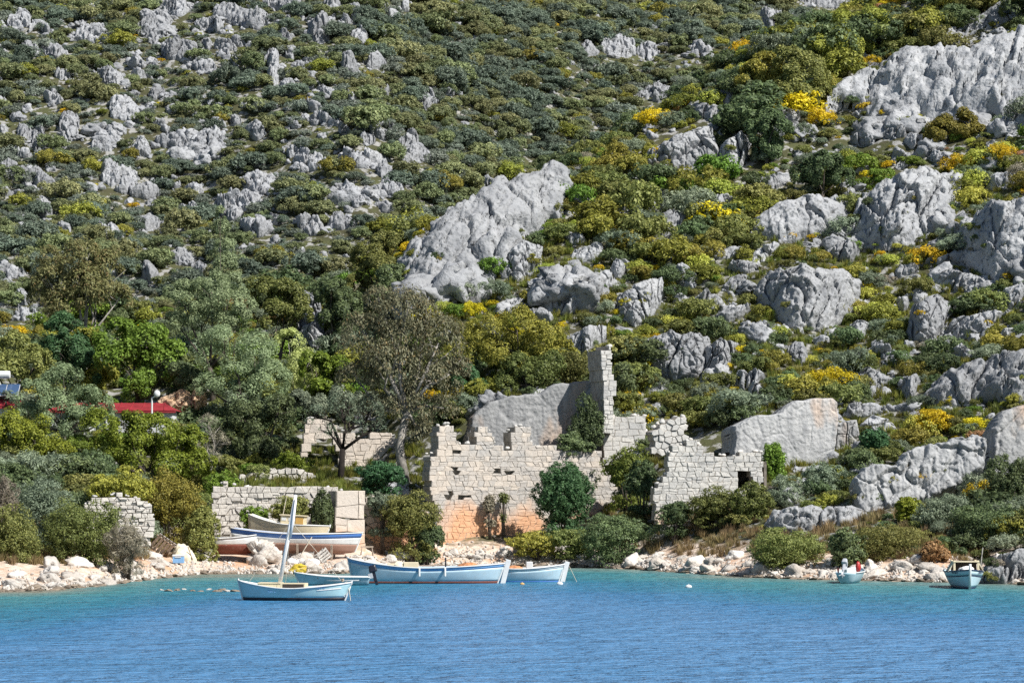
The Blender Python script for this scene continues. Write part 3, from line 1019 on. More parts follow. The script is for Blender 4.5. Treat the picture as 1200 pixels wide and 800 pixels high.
# ------------------------------------------------------------------ foliage meshes
def leaf_mesh(name, lumps, n, leaf, rg, mat, droop=0.0, up=0.25, aspect=0.5, sub=12, tight=0.3, outward=1.15, low=-0.45):
    """lumps: rows (x, y, z, rx, ry, rz). Leaves sit on clusters over the lumps' surfaces."""
    L = np.asarray(lumps, float)
    w = (L[:, 3] * L[:, 5]) + 1e-6
    w = w / w.sum()
    li = rg.choice(len(L), size=n, p=w)
    # clusters
    cs, cr = [], []
    for k in range(len(L)):
        d = rg.normal(size=(sub, 3))
        d /= np.linalg.norm(d, axis=1, keepdims=True)
        d[:, 2] = np.where(d[:, 2] < low, -d[:, 2], d[:, 2])
        cs.append(d * rg.uniform(0.62, 0.85, (sub, 1)))
        cr.append(rg.uniform(0.26, 0.46, sub))
    cs, cr = np.array(cs), np.array(cr)
    ci = rg.integers(0, sub, n)
    d = rg.normal(size=(n, 3))
    d /= np.linalg.norm(d, axis=1, keepdims=True)
    base = cs[li, ci]
    flip = (d * base).sum(1) < -0.25
    d[flip] *= -1
    rad = cr[li, ci] * (1 - rg.uniform(0, 1, n) ** 2 * (tight + 0.35))
    u = base + d * rad[:, None]
    c = L[li, :3] + u * L[li, 3:6]
    nr = d * outward + base * 0.35 + rg.normal(size=(n, 3)) * 0.55
    nr[:, 2] += up
    nr /= np.linalg.norm(nr, axis=1, keepdims=True)
    t = rg.normal(size=(n, 3))
    t[:, 2] -= droop * 3
    t -= nr * (t * nr).sum(1, keepdims=True)
    t /= np.linalg.norm(t, axis=1, keepdims=True) + 1e-9
    b = np.cross(nr, t)
    ln = (leaf * rg.uniform(0.6, 1.35, n))[:, None]
    wd = ln * aspect * rg.uniform(0.7, 1.2, n)[:, None]
    v = np.stack([c - t * ln * 0.5, c + b * wd * 0.5, c + t * ln * 0.5, c - b * wd * 0.5], 1).reshape(-1, 3)
    f = np.arange(n * 4).reshape(-1, 4)
    me = mesh_np(name, v, f)
    me.materials.append(MATS[mat])
    return me


def shrub_lumps(rg, k=7, flat=0.75, spread=0.6):
    L = []
    for i in range(k):
        a = rg.uniform(0, 6.283)
        q = spread * math.sqrt(rg.uniform(0.02, 1))
        r = rg.uniform(0.34, 0.58) * (1.15 - 0.45 * q)
        z = flat * (1.0 - q * q * 0.75) - r * 0.75
        L.append((q * math.cos(a), q * math.sin(a), max(z, r * 0.4), r, r, r * 0.9))
    return L


def shrub_mesh(name, mat, seed, n=2600, leaf=0.13, k=8, flat=0.9, **kw):
    rg = np.random.default_rng(seed)
    return leaf_mesh(name, shrub_lumps(rg, k, flat), n, leaf, rg, mat, **kw)


# kind: (object name, label, group, material, mesh options, variants)
KINDS = {
    'far_a': ('evergreen_shrub', 'olive green rounded evergreen shrub on the far slope', 'leaf_far_a', dict(n=3000, leaf=0.115, up=0.5, flat=1.0), 5),
    'far_b': ('evergreen_shrub', 'dark bluish evergreen shrub on the far slope', 'leaf_far_b', dict(n=3000, leaf=0.115, up=0.5, flat=1.0), 4),
    'far_c': ('evergreen_shrub', 'pale grey-green low shrub on the far slope', 'leaf_far_c', dict(n=2000, leaf=0.12, flat=0.75), 2),
    'olive': ('maquis_shrub', 'olive green maquis shrub on the near slope', 'leaf_olive', dict(n=3400, leaf=0.10), 4),
    'dark': ('oak_shrub', 'dark green prickly oak shrub on the near slope', 'leaf_dark', dict(n=3400, leaf=0.10, flat=1.0), 3),
    'grey': ('wild_olive_shrub', 'grey-green wild olive shrub on the near slope', 'leaf_greygreen', dict(n=3200, leaf=0.10, flat=1.0, aspect=0.35), 3),
    'yell': ('maquis_shrub', 'yellowish green maquis shrub on the near slope', 'leaf_yellow_olive', dict(n=3000, leaf=0.10), 3),
    'broom': ('broom_bush', 'golden flowering broom bush on the near slope', 'leaf_broom', dict(n=2200, leaf=0.10, k=9, flat=0.8), 3),
    'spurge': ('spurge_cushion', 'lime yellow spurge cushion on the near slope', 'leaf_spurge', dict(n=2400, leaf=0.09, k=10, flat=0.7, up=0.6, tight=0.0), 2),
    'twig': ('thorn_bush', 'greyish twiggy thorn bush on the near slope', 'leaf_grey_twig', dict(n=2400, leaf=0.17, aspect=0.14, flat=0.75), 2),
    'brown': ('withered_bush', 'reddish brown withered bush on the near slope', 'leaf_brown', dict(n=2200, leaf=0.11, flat=0.75), 2),
    'green': ('maquis_shrub', 'fresh green leafy shrub on the near slope', 'leaf_bright', dict(n=2800, leaf=0.10), 2),
}
SHRUB = {}
for q, (k, (nm, lab, mat, kw, nv)) in enumerate(KINDS.items()):
    SHRUB[k] = [shrub_mesh(nm, mat, 1000 + q * 17 + j, **kw) for j in range(nv)]

# ------------------------------------------------------------------ candidate plant places on the slopes
ELEV = (ZG - CAM_H) / DD[None, :]
RUNMAX = np.maximum.accumulate(np.where(DD[None, :] > 150, ELEV, -9), axis=1)


def runmax(x, y):
    px = 600 + x / y * (F * CP)
    i = np.clip(((px - PX[0]) / (PX[1] - PX[0])).round().astype(int), 0, len(PX) - 1)
    j = np.clip(np.interp(y, DD, np.arange(len(DD))).astype(int) - 2, 0, len(DD) - 1)
    return RUNMAX[i, j]


# no wild scrub here: (photo polygon) ruins, beach, platform, gardens with planted trees
CLEAR = [
    [(495, 520), (495, 668), (740, 668), (730, 600), (700, 520), (700, 400), (725, 400), (725, 540), (600, 500)],
    [(765, 505), (900, 505), (900, 600), (765, 612)],
    [(240, 560), (440, 560), (500, 600), (500, 680), (170, 680), (170, 640), (240, 625)],
    [(-200, 655), (100, 650), (190, 640), (190, 700), (-200, 720)],
    [(120, 455), (260, 455), (260, 495), (120, 495)], [(-120, 430), (30, 430), (30, 495), (-120, 495)],
    [(340, 495), (500, 495), (500, 570), (340, 570)],
    [(700, 640), (760, 648), (880, 655), (1000, 662), (1240, 662), (1240, 720), (700, 720)],
    [(765, 600), (800, 608), (900, 625), (880, 660), (760, 655), (720, 650)],
]
ALLP = []                      # a little smaller than the rocks, so that scrub laps over their edges
for P in ROCK_POLYS:
    c_ = np.array(P).mean(0)
    ALLP.append([tuple(q) for q in (c_ + (np.array(P) - c_) * 0.86).tolist()])


def free_of_rock(x, y, z, r):
    """True where the ground is soil rather than one of the big outcrops, judged over the plant's own height"""
    ok = np.ones(len(x), bool)
    for dz in (0.1, 0.75):
        px, py = proj(np.stack([x, y, z + r * dz], 1))
        for P in ALLP:
            ok &= ~inpoly(px, py, P)
    return ok


def jitter_grid(x0, x1, y0, y1, step, rg):
    gx, gy = np.meshgrid(np.arange(x0, x1, step), np.arange(y0, y1, step), indexing='ij')
    return (gx + rg.uniform(-.5, .5, gx.shape) * step).ravel(), (gy + rg.uniform(-.5, .5, gy.shape) * step).ravel()


rg = np.random.default_rng(11)
PLANTS = []       # (kind, x, y, z, r, h, apparent size)


def put(kind, x, y, z, r, h):
    PLANTS.append((kind, x, y, z, r, h, r / y))


# far slope
x, y = jitter_grid(-120, 130, 252, 470, 1.7, rg)
z = ground(x, y)
px, py = proj(np.stack([x, y, z], 1))
m = is_far(x, y) & (px > -60) & (px < 1260) & (py > -60) & ((z + 4 - CAM_H) / y > runmax(x, y))
x, y, z, px, py = x[m], y[m], z[m], px[m], py[m]
size = np.clip(1.5 + 0.65 * rg.normal(size=len(x)) + 0.5 * fbm(np.stack([x * 0.07, y * 0.07, 0 * x + 3], 1), 2, 12), 0.6, 3.3)
patch = fbm(np.stack([x * 0.05, y * 0.05, 0 * x], 1), 3, 77)
# scrub keeps off the boulders
free = np.ones(len(x), bool)
for bx, by, br in FAR_XY[:260]:
    free &= ~((np.abs(x - bx) < br * 0.7 + size * 0.2) & (y < by + br * 0.7) & (y > by - br * 0.4 - size * 0.7))
rocky = np.interp(px, [-60, 330, 470, 620, 1260], [0.10, 0.10, 0.05, 0.0, 0.03])
free &= rg.uniform(0, 1, len(x)) > rocky
free &= free_of_rock(x, y, z, size)
for i in np.nonzero(free)[0]:
    q = rg.uniform() + patch[i] * 0.35
    kind = 'far_b' if q < 0.30 else ('far_a' if q < 0.80 else 'far_c')
    if rg.uniform() < 0.04:
        kind = 'yell'
    r = size[i] * (0.8 if kind == 'far_c' else 1)
    put(kind, x[i], y[i], z[i] - 0.2, r, r * rg.uniform(0.75, 1.1))

# low filler scrub on the far slope
x, y = jitter_grid(-120, 130, 252, 440, 1.75, rg)
z = ground(x, y)
px, py = proj(np.stack([x, y, z], 1))
size = rg.uniform(0.55, 1.15, len(x))
m = is_far(x, y) & (px > -60) & (px < 1260) & (py > -60) & ((z + 3 - CAM_H) / y > runmax(x, y)) & (rg.uniform(0, 1, len(x)) < 0.62)
m &= free_of_rock(x, y, z, size * 0.5)
for i in np.nonzero(m)[0]:
    put(rg.choice(['far_a', 'far_b', 'far_c', 'yell', 'broom'], p=[.42, .28, .24, .04, .02]), x[i], y[i], z[i] - 0.1, size[i], size[i] * rg.uniform(0.7, 1.0))

# near slope, bigger plants first, then small ones that fill
for step, smin, smax, seed in ((2.0, 1.0, 2.2, 1), (1.35, 0.45, 1.0, 2)):
    rg = np.random.default_rng(50 + seed)
    x, y = jitter_grid(-75, 85, 168, 318, step, rg)
    z = ground(x, y)
    size = rg.uniform(smin, smax, len(x)) * np.clip(0.72 + (y - 180) / 170, 0.72, 1.35) * np.clip(1 + 0.55 * fbm(np.stack([x * 0.12, y * 0.12, 0 * x], 1), 2, 88), 0.6, 1.7)
    px, py = proj(np.stack([x, y, z], 1))
    m = ~is_far(x, y) & (px > -60) & (px < 1260) & (py > -60) & ((z + 3 - CAM_H) / y > runmax(x, y)) & (z > 1.2)
    for P in CLEAR:
        m &= ~inpoly(px, py, P)
    m &= free_of_rock(x, y, z, size)
    m &= rg.uniform(0, 1, len(x)) < 0.9
    patch = fbm(np.stack([x * 0.09, y * 0.09, 0 * x], 1), 3, 31)
    patch2 = fbm(np.stack([x * 0.06, y * 0.06, 0 * x + 9], 1), 3, 37)
    for i in np.nonzero(m)[0]:
        q = float(np.clip(rg.uniform() + patch[i] * 0.35, 0, 0.999))
        left = px[i] < 430
        low = py[i] > 520
        tbl = [('dark', .19), ('olive', .46), ('grey', .57), ('yell', .755), ('broom', .825), ('spurge', .94), ('twig', .965), ('brown', .985), ('green', 1.0)]
        if left or low:
            tbl = [('dark', .24), ('olive', .54), ('grey', .74), ('yell', .86), ('broom', .875), ('spurge', .89), ('twig', .95), ('brown', .97), ('green', 1.0)]
        if patch2[i] > 0.3 and not left and not low:
            tbl = [('dark', .08), ('olive', .30), ('grey', .38), ('yell', .66), ('broom', .84), ('spurge', .95), ('twig', .98), ('green', 1.0)]
        kind = next(k for k, t in tbl if q < t)
        r = size[i] * dict(spurge=.85, broom=.9, twig=.8, brown=.75, dark=1.1).get(kind, 1)
        put(kind, x[i], y[i], z[i] - 0.1, r, r * rg.uniform(0.8, 1.15))
# plants rooted in clefts of the outcrops
rg = np.random.default_rng(66)
for poly, cxs, Db, zb, lean, bulge in ROCK_SURF[:N_BIG]:
    pa = np.array(poly)
    area = (np.ptp(pa[:, 0])) * (np.ptp(pa[:, 1]))
    for _ in range(int(area / 750)):
        px = rg.uniform(pa[:, 0].min(), pa[:, 0].max())
        py = rg.uniform(pa[:, 1].min() * 0.7 + pa[:, 1].max() * 0.3, pa[:, 1].max())
        if not inpoly(np.array([px]), np.array([py]), poly)[0] or px > 1240 or lean < 0.2:
            continue
        rb_ = float(ray(px, py)[1])
        yy = (np.interp(px, cxs, Db) + lean * (CAM_H - np.interp(px, cxs, zb))) / (1 - lean * rb_) - bulge * 0.55
        p = at(px, py, yy)
        kind = rg.choice(['olive', 'yell', 'spurge', 'dark', 'broom', 'twig'], p=[.3, .2, .15, .15, .1, .1])
        r = rg.uniform(0.35, 0.95)
        put(kind, p.x, p.y, p.z - r * 0.35, r, r * 0.95)
PLANTS.sort(key=lambda q: -q[6])
LIMIT = {'far_a': 150, 'far_b': 100, 'far_c': 50, 'olive': 130, 'yell': 110, 'green': 60}
count, rest = {}, {}
CRAG = ['the huge humped crag', 'the tapering rock tooth', 'the broad pitted double rock', 'the narrow upright rock', 'the bare limestone dome', 'the skyline slab', 'the smooth fluted boulder', 'the tumbled broad crag', 'the honeycombed crag', 'the wide grey broom crag', 'the squat hollowed rock', 'the small blocky rock', 'the thin rock ledge', 'the split grey rock', 'the slab behind the broken pier', 'the forked rock', 'the long rock wedge', 'the rounded grey hump', 'the knobbly rock bank', 'the tall quarried cliff', 'the stepped cliff', 'the low rock tongue', 'the sheer rock pillar', 'the peach-stained quarry face', 'the shadowed rock stack', 'the pale leaning boulder', 'the egg-shaped rock', 'the cut square block', 'the layered ledges', 'the row of pale knobs', 'the small rock shelf', 'the flat-topped pale stone', 'the slanting slab', 'the boulder bank']


def where(px, py):
    best, w = 38.0, None
    for P, nm in zip(ROCK_POLYS, CRAG):
        d = float(polydist(np.array([px]), np.array([py]), P)[0][0])
        if inpoly(np.array([px]), np.array([py]), P)[0]:
            return 'rooted on ' + nm
        if d < best:
            cy = sum(q[1] for q in P) / len(P)
            best, w = d, ('below ' if py > cy + 12 else 'above ' if py < cy - 12 else 'beside ') + nm
    if w:
        return w
    if px < 430:
        return 'on the wooded valley slope'
    return 'amid open scrub on the near slope' if py < 520 else 'on the bank above the shore'


rq = random.Random(5)
for kind, x, y, z, r, h, ap in PLANTS:
    count[kind] = count.get(kind, 0) + 1
    rz = rq.uniform(0, 6.28)
    tilt = (rq.uniform(-.15, .15), rq.uniform(-.15, .15))
    s = (r * rq.uniform(0.9, 1.15), r * rq.uniform(0.9, 1.15), h)
    far = is_far(np.array([x]), np.array([y]))[0]
    if count[kind] <= LIMIT.get(kind, 250) and not (kind in ('yell', 'broom') and far):
        nm, lab, mat, kw, nv = KINDS[kind]
        px_, py_ = [float(q) for q in proj(np.array([x, y, z + h * 0.5]))]
        o = link(nm, SHRUB[kind][rq.randrange(nv)], None, None, (x, y, z))
        o.rotation_euler = (tilt[0], tilt[1], rz)
        o.scale = s
        if kind.startswith('far'):
            sz = 'large ' if r > 2.75 else 'middling ' if r > 2.35 else 'small '
            wh = 'above the valley trees' if px_ < 430 and py_ > 230 else 'among pale boulders' if px_ < 470 else 'behind the ridge'
            lab2 = sz + lab.replace(' on the far slope', ' on the far slope ' + wh)
        else:
            sz = 'large ' if r > 1.9 else 'middling ' if r > 1.2 else 'small '
            lab2 = sz + lab.replace(' on the near slope', ' ' + where(px_, py_))
        tag(o, lab2, 'shrub', lab2)
    else:
        rest.setdefault(kind, []).append(((x, y, z), (tilt[0], tilt[1], rz), s))
STUFF_LAB = {'far_a': 'olive green scrub covering the far slope', 'far_b': 'dark bluish scrub covering the far slope', 'far_c': 'pale grey-green scrub covering the far slope'}
for kind, L in rest.items():
    nm, lab, mat, kw, nv = KINDS[kind]
    scatter('scrub', STUFF_LAB.get(kind, 'low %s scrub between larger bushes' % {'olive': 'olive green', 'dark': 'dark green', 'grey': 'grey-green', 'yell': 'yellow-green', 'broom': 'golden', 'spurge': 'lime', 'twig': 'twiggy grey', 'brown': 'brown', 'green': 'fresh green'}.get(kind, 'mixed')), 'scrub', SHRUB[kind], [q[0] for q in L], [q[1] for q in L], [q[2] for q in L])
print('plants', len(PLANTS), {k: len(v) for k, v in rest.items()})

# small loose limestone over the slopes
rg = np.random.default_rng(91)
x, y = jitter_grid(-110, 110, 190, 430, 2.0, rg)
z = ground(x, y)
px, py = proj(np.stack([x, y, z], 1))
m = (px > -40) & (px < 1240) & (py > -40) & ((z + 2 - CAM_H) / y > runmax(x, y)) & (z > 5)
for P in CLEAR:
    m &= ~inpoly(px, py, P)
m &= rg.uniform(0, 1, len(x)) < np.where(is_far(x, y), np.interp(px, [0, 430, 560, 1200], [0.85, 0.8, 0.25, 0.4]), np.where(px < 420, 0.05, 0.45))
n = m.sum()
s = rg.uniform(0.25, 0.95, n) ** 1.3
scatter('limestone_rubble', 'loose pale limestone rubble scattered between the shrubs', 'rubble', KARST[6:], np.stack([x[m], y[m], z[m] + 0.05], 1), rg.uniform(-.4, .4, (n, 3)) + np.array([0, 0, 1]) * rg.uniform(0, 6, (n, 1)), np.stack([s * 1.2, s, s], 1))

# dry and green grass
rg = np.random.default_rng(92)


def tuft_mesh(name, mat, seed):
    rg = np.random.default_rng(seed)
    n = 70
    a = rg.uniform(0, 6.283, n)
    q = rg.uniform(0, 0.5, n)
    b0 = np.stack([q * np.cos(a), q * np.sin(a), np.zeros(n)], 1)
    tip = b0 + np.stack([np.cos(a) * rg.uniform(.1, .5, n), np.sin(a) * rg.uniform(.1, .5, n), rg.uniform(.5, 1.1, n)], 1)
    sd = np.stack([-np.sin(a), np.cos(a), 0 * a], 1) * 0.05
    v = np.stack([b0 - sd, b0 + sd, tip], 1).reshape(-1, 3)
    me = mesh_np(name, v, np.arange(n * 3).reshape(-1, 3))
    me.materials.append(MATS[mat])
    return me


for nm, lab, mat, seed, dens, reg in (
        ('dry_grass', 'dry tan grass on the lower slope', 'grass_dry', 1, 0.5, [[(720, 590), (800, 600), (1000, 605), (1160, 590), (1160, 660), (900, 662), (700, 655)], [(-60, 560), (120, 545), (250, 610), (190, 660), (-60, 668)]]),
        ('green_grass', 'fresh green grass around the ruins', 'grass_green', 2, 0.6, [[(180, 540), (500, 520), (500, 600), (240, 600)], [(700, 510), (790, 515), (790, 620), (700, 600)], [(880, 470), (1110, 470), (1100, 560), (890, 600)], [(360, 320), (1200, 180), (1200, 500), (700, 480), (400, 480)]])):
    x, y = jitter_grid(-70, 75, 168, 270, 0.62, rg)
    z = ground(x, y)
    px, py = proj(np.stack([x, y, z], 1))
    m = np.zeros(len(x), bool)
    for P in reg:
        m |= inpoly(px, py, P)
    m &= (rg.uniform(0, 1, len(x)) < dens) & (z > 1.0) & ((z + 1 - CAM_H) / y > runmax(x, y))
    n = m.sum()
    s = rg.uniform(0.3, 0.75, n)
    scatter(nm, lab, 'grass', [tuft_mesh(nm, mat, seed * 10 + k) for k in range(3)], np.stack([x[m], y[m], z[m]], 1), np.stack([np.zeros(n), np.zeros(n), rg.uniform(0, 6, n)], 1), np.stack([s, s, s], 1))

# ------------------------------------------------------------------ boulders among the near scrub
rr = random.Random(17)
near_n = 0
NB = []
for me in KARST[:6]:
    m2 = me.copy()
    m2.materials.clear()
    m2.materials.append(MATS['karst'])
    NB.append(m2)
while near_n < 150:
    px, py = rr.uniform(420, 1215), rr.uniform(60, 600)
    if py < np.interp(px, [420, 480, 560, 655, 740, 800, 830, 910, 1000, 1050, 1200], [360, 300, 232, 216, 182, 135, 100, 60, 40, 20, 0]) + 8:
        continue
    if any(inpoly(np.array([px]), np.array([py]), P)[0] for P in CLEAR[:2] + CLEAR[2:3] + CLEAR[6:7]):
        continue
    if rr.random() < 0.45 and px < 700:
        continue
    D = hit(px, py)
    r = rr.uniform(0.5, 1.3) if rr.random() < 0.75 else rr.uniform(1.3, 2.1)
    p = at(px, py, D)
    o = link('slope_boulder', NB[rr.randrange(6)], None, None, (p.x, p.y + r * 0.3, p.z + r * 0.1))
    o.scale = (r * rr.uniform(0.9, 1.6), r, r * rr.uniform(0.7, 1.1))
    o.rotation_euler = (rr.uniform(-.4, .4), rr.uniform(-.4, .4), rr.uniform(0, 6.28))
    tag(o, 'grey limestone boulder half hidden by scrub on the near slope', 'rock', 'limestone boulders on the near slope')
    near_n += 1

# ------------------------------------------------------------------ shore stones
rr = random.Random(23)


def stone(px, D, r, meshes, label, group, dz=0.0, flat=1.0, name='shore_stone'):
    x = float(ray(px, 600)[0]) * D
    zz = max(float(ground(x, D)), -0.05)
    o = link(name, meshes[rr.randrange(len(meshes))], None, None, (x, D, zz + r * 0.15 + dz))
    o.scale = (r * rr.uniform(0.9, 1.5), r * rr.uniform(0.8, 1.2), r * rr.uniform(0.7, 1.1) * flat)
    o.rotation_euler = (rr.uniform(-.3, .3), rr.uniform(-.3, .3), rr.uniform(0, 6.28))
    tag(o, label, 'rock', group)
    return o


n = 0
while n < 240:
    px = rr.choice([rr.uniform(-20, 190), rr.uniform(520, 760), rr.uniform(590, 920), rr.uniform(730, 1110), rr.uniform(980, 1215), rr.uniform(300, 480)])
    off = abs(rr.gauss(0, 1)) * 2.6 + 0.5
    if 500 < px < 700:
        off = rr.uniform(0.5, 4.5)
    D = float(shore_D(px)) + off
    big = rr.random() < 0.18
    r = rr.uniform(0.5, 0.95) if big else rr.uniform(0.2, 0.5)
    stone(px, D, r, SHORE_ME, 'large bleached boulder on the stony shore' if big else 'bleached pinkish stone lying on the shore', 'bleached boulders along the shore' if big else 'bleached stones along the shore')
    n += 1
for k in range(190):
    px = rr.uniform(-20, 1215)
    if 225 < px < 480 and rr.random() < 0.6:
        continue
    stone(px, float(shore_D(px)) + rr.uniform(-0.5, 0.35), rr.uniform(0.2, 0.5), WET_ME, 'dark wet ledge stone at the waterline', 'wet ledge stones along the waterline', 0, 0.45, 'ledge_stone')
for k in range(11):
    px = 192 + k * 8.6 + rr.uniform(-2, 2)
    D = 6.0 / -float(ray(px, 692 + rr.uniform(-2, 1.5))[1])
    stone(px, D, rr.uniform(0.18, 0.34), WET_ME if k % 3 else SHORE_ME, 'small stone of the half sunk row beside the moored mast boat', 'half sunk row of stones', 0.02, 0.7, 'sunken_stone')
for px, py, r in [(735, 654, 0.85), (752, 657, 0.6), (770, 655, 0.6), (612, 650, 0.9), (590, 652, 0.75), (640, 650, 0.8), (175, 655, 0.9), (186, 660, 0.6), (1020, 668, 0.8), (1058, 668, 0.9), (1075, 660, 0.9), (1090, 668, 0.8), (860, 655, 0.8), (842, 660, 0.6), (60, 666, 0.9), (95, 664, 1.0), (125, 668, 0.8), (150, 664, 0.7), (20, 676, 0.7), (1180, 676, 0.7), (1165, 672, 0.7), (1196, 664, 0.9)]:
    D = hit(px, py)
    stone(px, D, r * 0.85, SHORE_ME, 'chest-high bleached boulder at the foot of the bank', 'high boulders along the bank', 0.1)
# pebbles
rg = np.random.default_rng(93)
px = rg.uniform(-60, 1260, 3600)
off = np.abs(rg.normal(size=3600)) * 3.2
D = shore_D(px) + off
x = ray(px, 600)[0] * D
z = ground(x, D)
m = (z > -0.1) & (z < 2.6)
n = m.sum()
sc_ = rg.uniform(0.05, 0.15, n)
scatter('shore_rubble', 'pale shingle and rubble strewn along the shore', 'shingle', [boulder_mesh('pebble', 2, 300 + k, 0.12, 6) for k in range(4)], np.stack([x[m], D[m], z[m] + 0.03], 1), rg.uniform(0, 6, (n, 3)), np.stack([sc_ * 1.3, sc_, sc_ * 0.8], 1))
for ob in bpy.data.objects:
    if ob.name.startswith('shore_rubble_piece'):
        ob.data.materials.append(MATS['shore'])


# ------------------------------------------------------------------ masonry
def clip(poly, nx_, ny_, c):
    """keep the side nx x + ny y <= c"""
    out = []
    n = len(poly)
    for i in range(n):
        a, b = poly[i], poly[(i + 1) % n]
        da, db = nx_ * a[0] + ny_ * a[1] - c, nx_ * b[0] + ny_ * b[1] - c
        if da <= 0:
            out.append(a)
        if (da < 0 < db) or (db < 0 < da):
            t = da / (da - db)
            out.append((a[0] + t * (b[0] - a[0]), a[1] + t * (b[1] - a[1])))
    return out


LOOSE = [boulder_mesh('loose_stone', 2, 500 + k, 0.1, 14) for k in range(4)]


def masonry(name, label, poly, D0, theta, thick, cw, ch, mat, core='mortar', jit=0.28, holes=(), seed=1, proud=0.07, joint=0.025, piece='stone', px0=None, missing=(), coursed=False, ragged=1.0):
    pa = np.array(poly, float)
    px0 = pa[:, 0].min() if px0 is None else px0
    x0 = float(ray(px0, 400)[0]) * D0
    tt = math.tan(theta)

    def loc(px, py):
        a_, b_ = ray(px, py)
        y = (D0 - tt * x0) / (1 - a_ * tt)
        return float((a_ * y - x0) / math.cos(theta)), float(CAM_H + b_ * y)
    P = [loc(*q) for q in poly]
    HL = [[loc(*q) for q in h] for h in holes]
    z0 = min(q[1] for q in P)
    P = [(a_, b_ - z0) for a_, b_ in P]
    HL = [[(a_, b_ - z0) for a_, b_ in h] for h in HL]
    MS = [(lambda q: (q[0], q[1] - z0))(loc(*q)) for q in missing]
    root = empty(name, (x0, D0, z0), theta)
    tag(root, label, 'wall')
    rg_ = random.Random(seed)
    s0, s1 = min(q[0] for q in P), max(q[0] for q in P)
    t1 = max(q[1] for q in P)
    sites = []
    row, t = 0, -ch
    while t < t1 + ch * 1.5:
        h = ch
        s_ = s0 - cw * 1.5 + (row % 2) * cw * 0.5
        while s_ < s1 + cw * 1.5:
            sites.append(((s_ + rg_.uniform(-jit, jit) * cw) / cw, (t + rg_.uniform(-jit, jit) * ch * 0.7) / ch))
            s_ += cw * rg_.uniform(0.8, 1.25)
        t += h
        row += 1
    S_ = np.array(sites)
    cs_all, V, Fc = [], [], []
    if coursed:
        sites = []
        t = 0.0
        wv = lambda s_, k: 0.10 * ch * math.sin(s_ * 1.7 + k * 2.1) + 0.06 * ch * math.sin(s_ * 4.3 + k * 5.0)
        k = 0
        ss = np.arange(s0 + 0.01, s1, 0.04)
        while t < t1:
            h = ch * rg_.uniform(0.72, 1.3)
            tm = t + h * 0.5
            ins = inpoly(ss, np.full(ss.shape, tm), P)
            for hl in HL:
                ins &= ~inpoly(ss, np.full(ss.shape, tm), hl)
            q = np.diff(np.concatenate([[0], ins.astype(int), [0]]))
            for a_, b_ in zip(ss[np.nonzero(q == 1)[0]], ss[np.nonzero(q == -1)[0] - 1]):
                cut = [a_ + rg_.uniform(-0.3, 0.3) * jit * cw]
                while b_ - cut[-1] > cw * 1.35:
                    cut.append(cut[-1] + cw * rg_.uniform(0.6, 1.4))
                cut.append(b_ + rg_.uniform(-0.3, 0.3) * jit * cw)
                lean_ = [0] + [rg_.uniform(-1, 1) * jit * cw * 0.35 for _ in cut[1:-1]] + [0]
                mids = []
                for j in range(len(cut) - 1):
                    x1, x2 = cut[j], cut[j + 1]
                    if x2 - x1 < 0.12:
                        continue
                    l1, l2 = lean_[j], lean_[j + 1]
                    c = [(x1 - l1, t + wv(x1, k)), (x2 - l2, t + wv(x2, k)), (x2 + l2, t + h + wv(x2, k + 1)), (x1 + l1, t + h + wv(x1, k + 1))]
                    if rg_.random() < 0.35:      # a course split in two
                        sp = rg_.uniform(0.4, 0.6)
                        ml, mr = (x1, c[0][1] * (1 - sp) + c[3][1] * sp), (x2, c[1][1] * (1 - sp) + c[2][1] * sp)
                        cs_all.append([c[0], c[1], mr, ml])
                        cs_all.append([ml, mr, c[2], c[3]])
                    else:
                        e = rg_.uniform(-1, 1) * jit * h * 0.3
                        cs_all.append([c[0], ((x1 + x2) / 2, (c[0][1] + c[1][1]) / 2 + 0.001), c[1], (x2 + e * 0.4, (c[1][1] + c[2][1]) / 2), c[2], ((x1 + x2) / 2, (c[2][1] + c[3][1]) / 2), c[3]])
            t += h
            k += 1
    for i, (sx, sy) in enumerate(sites):
        cxm, cym = sx * cw, sy * ch
        if not inpoly(np.array([cxm]), np.array([cym]), P)[0]:
            continue
        if any(inpoly(np.array([cxm]), np.array([cym]), h)[0] for h in HL):
            continue
        d = np.hypot(S_[:, 0] - sx, S_[:, 1] - sy)
        near = np.nonzero((d < 3.2) & (d > 1e-9))[0]
        c = [(sx - 2, sy - 2), (sx + 2, sy - 2), (sx + 2, sy + 2), (sx - 2, sy + 2)]
        for j in near[np.argsort(d[near])]:
            ox, oy = S_[j]
            nx_, ny_ = ox - sx, oy - sy
            c = clip(c, nx_, ny_, (nx_ * (ox + sx) + ny_ * (oy + sy)) / 2)
            if len(c) < 3:
                break
        if len(c) < 3:
            continue
        c = [(q[0] * cw, q[1] * ch) for q in c]
        # drop tiny edges
        c2 = [q for k, q in enumerate(c) if math.hypot(q[0] - c[k - 1][0], q[1] - c[k - 1][1]) > 0.03]
        if len(c2) >= 3:
            cs_all.append(c2)
    def area(c):
        return abs(sum(c[k - 1][0] * c[k][1] - c[k][0] * c[k - 1][1] for k in range(len(c)))) / 2
    cs_all.sort(key=area, reverse=True)
    SV, SF = [], []
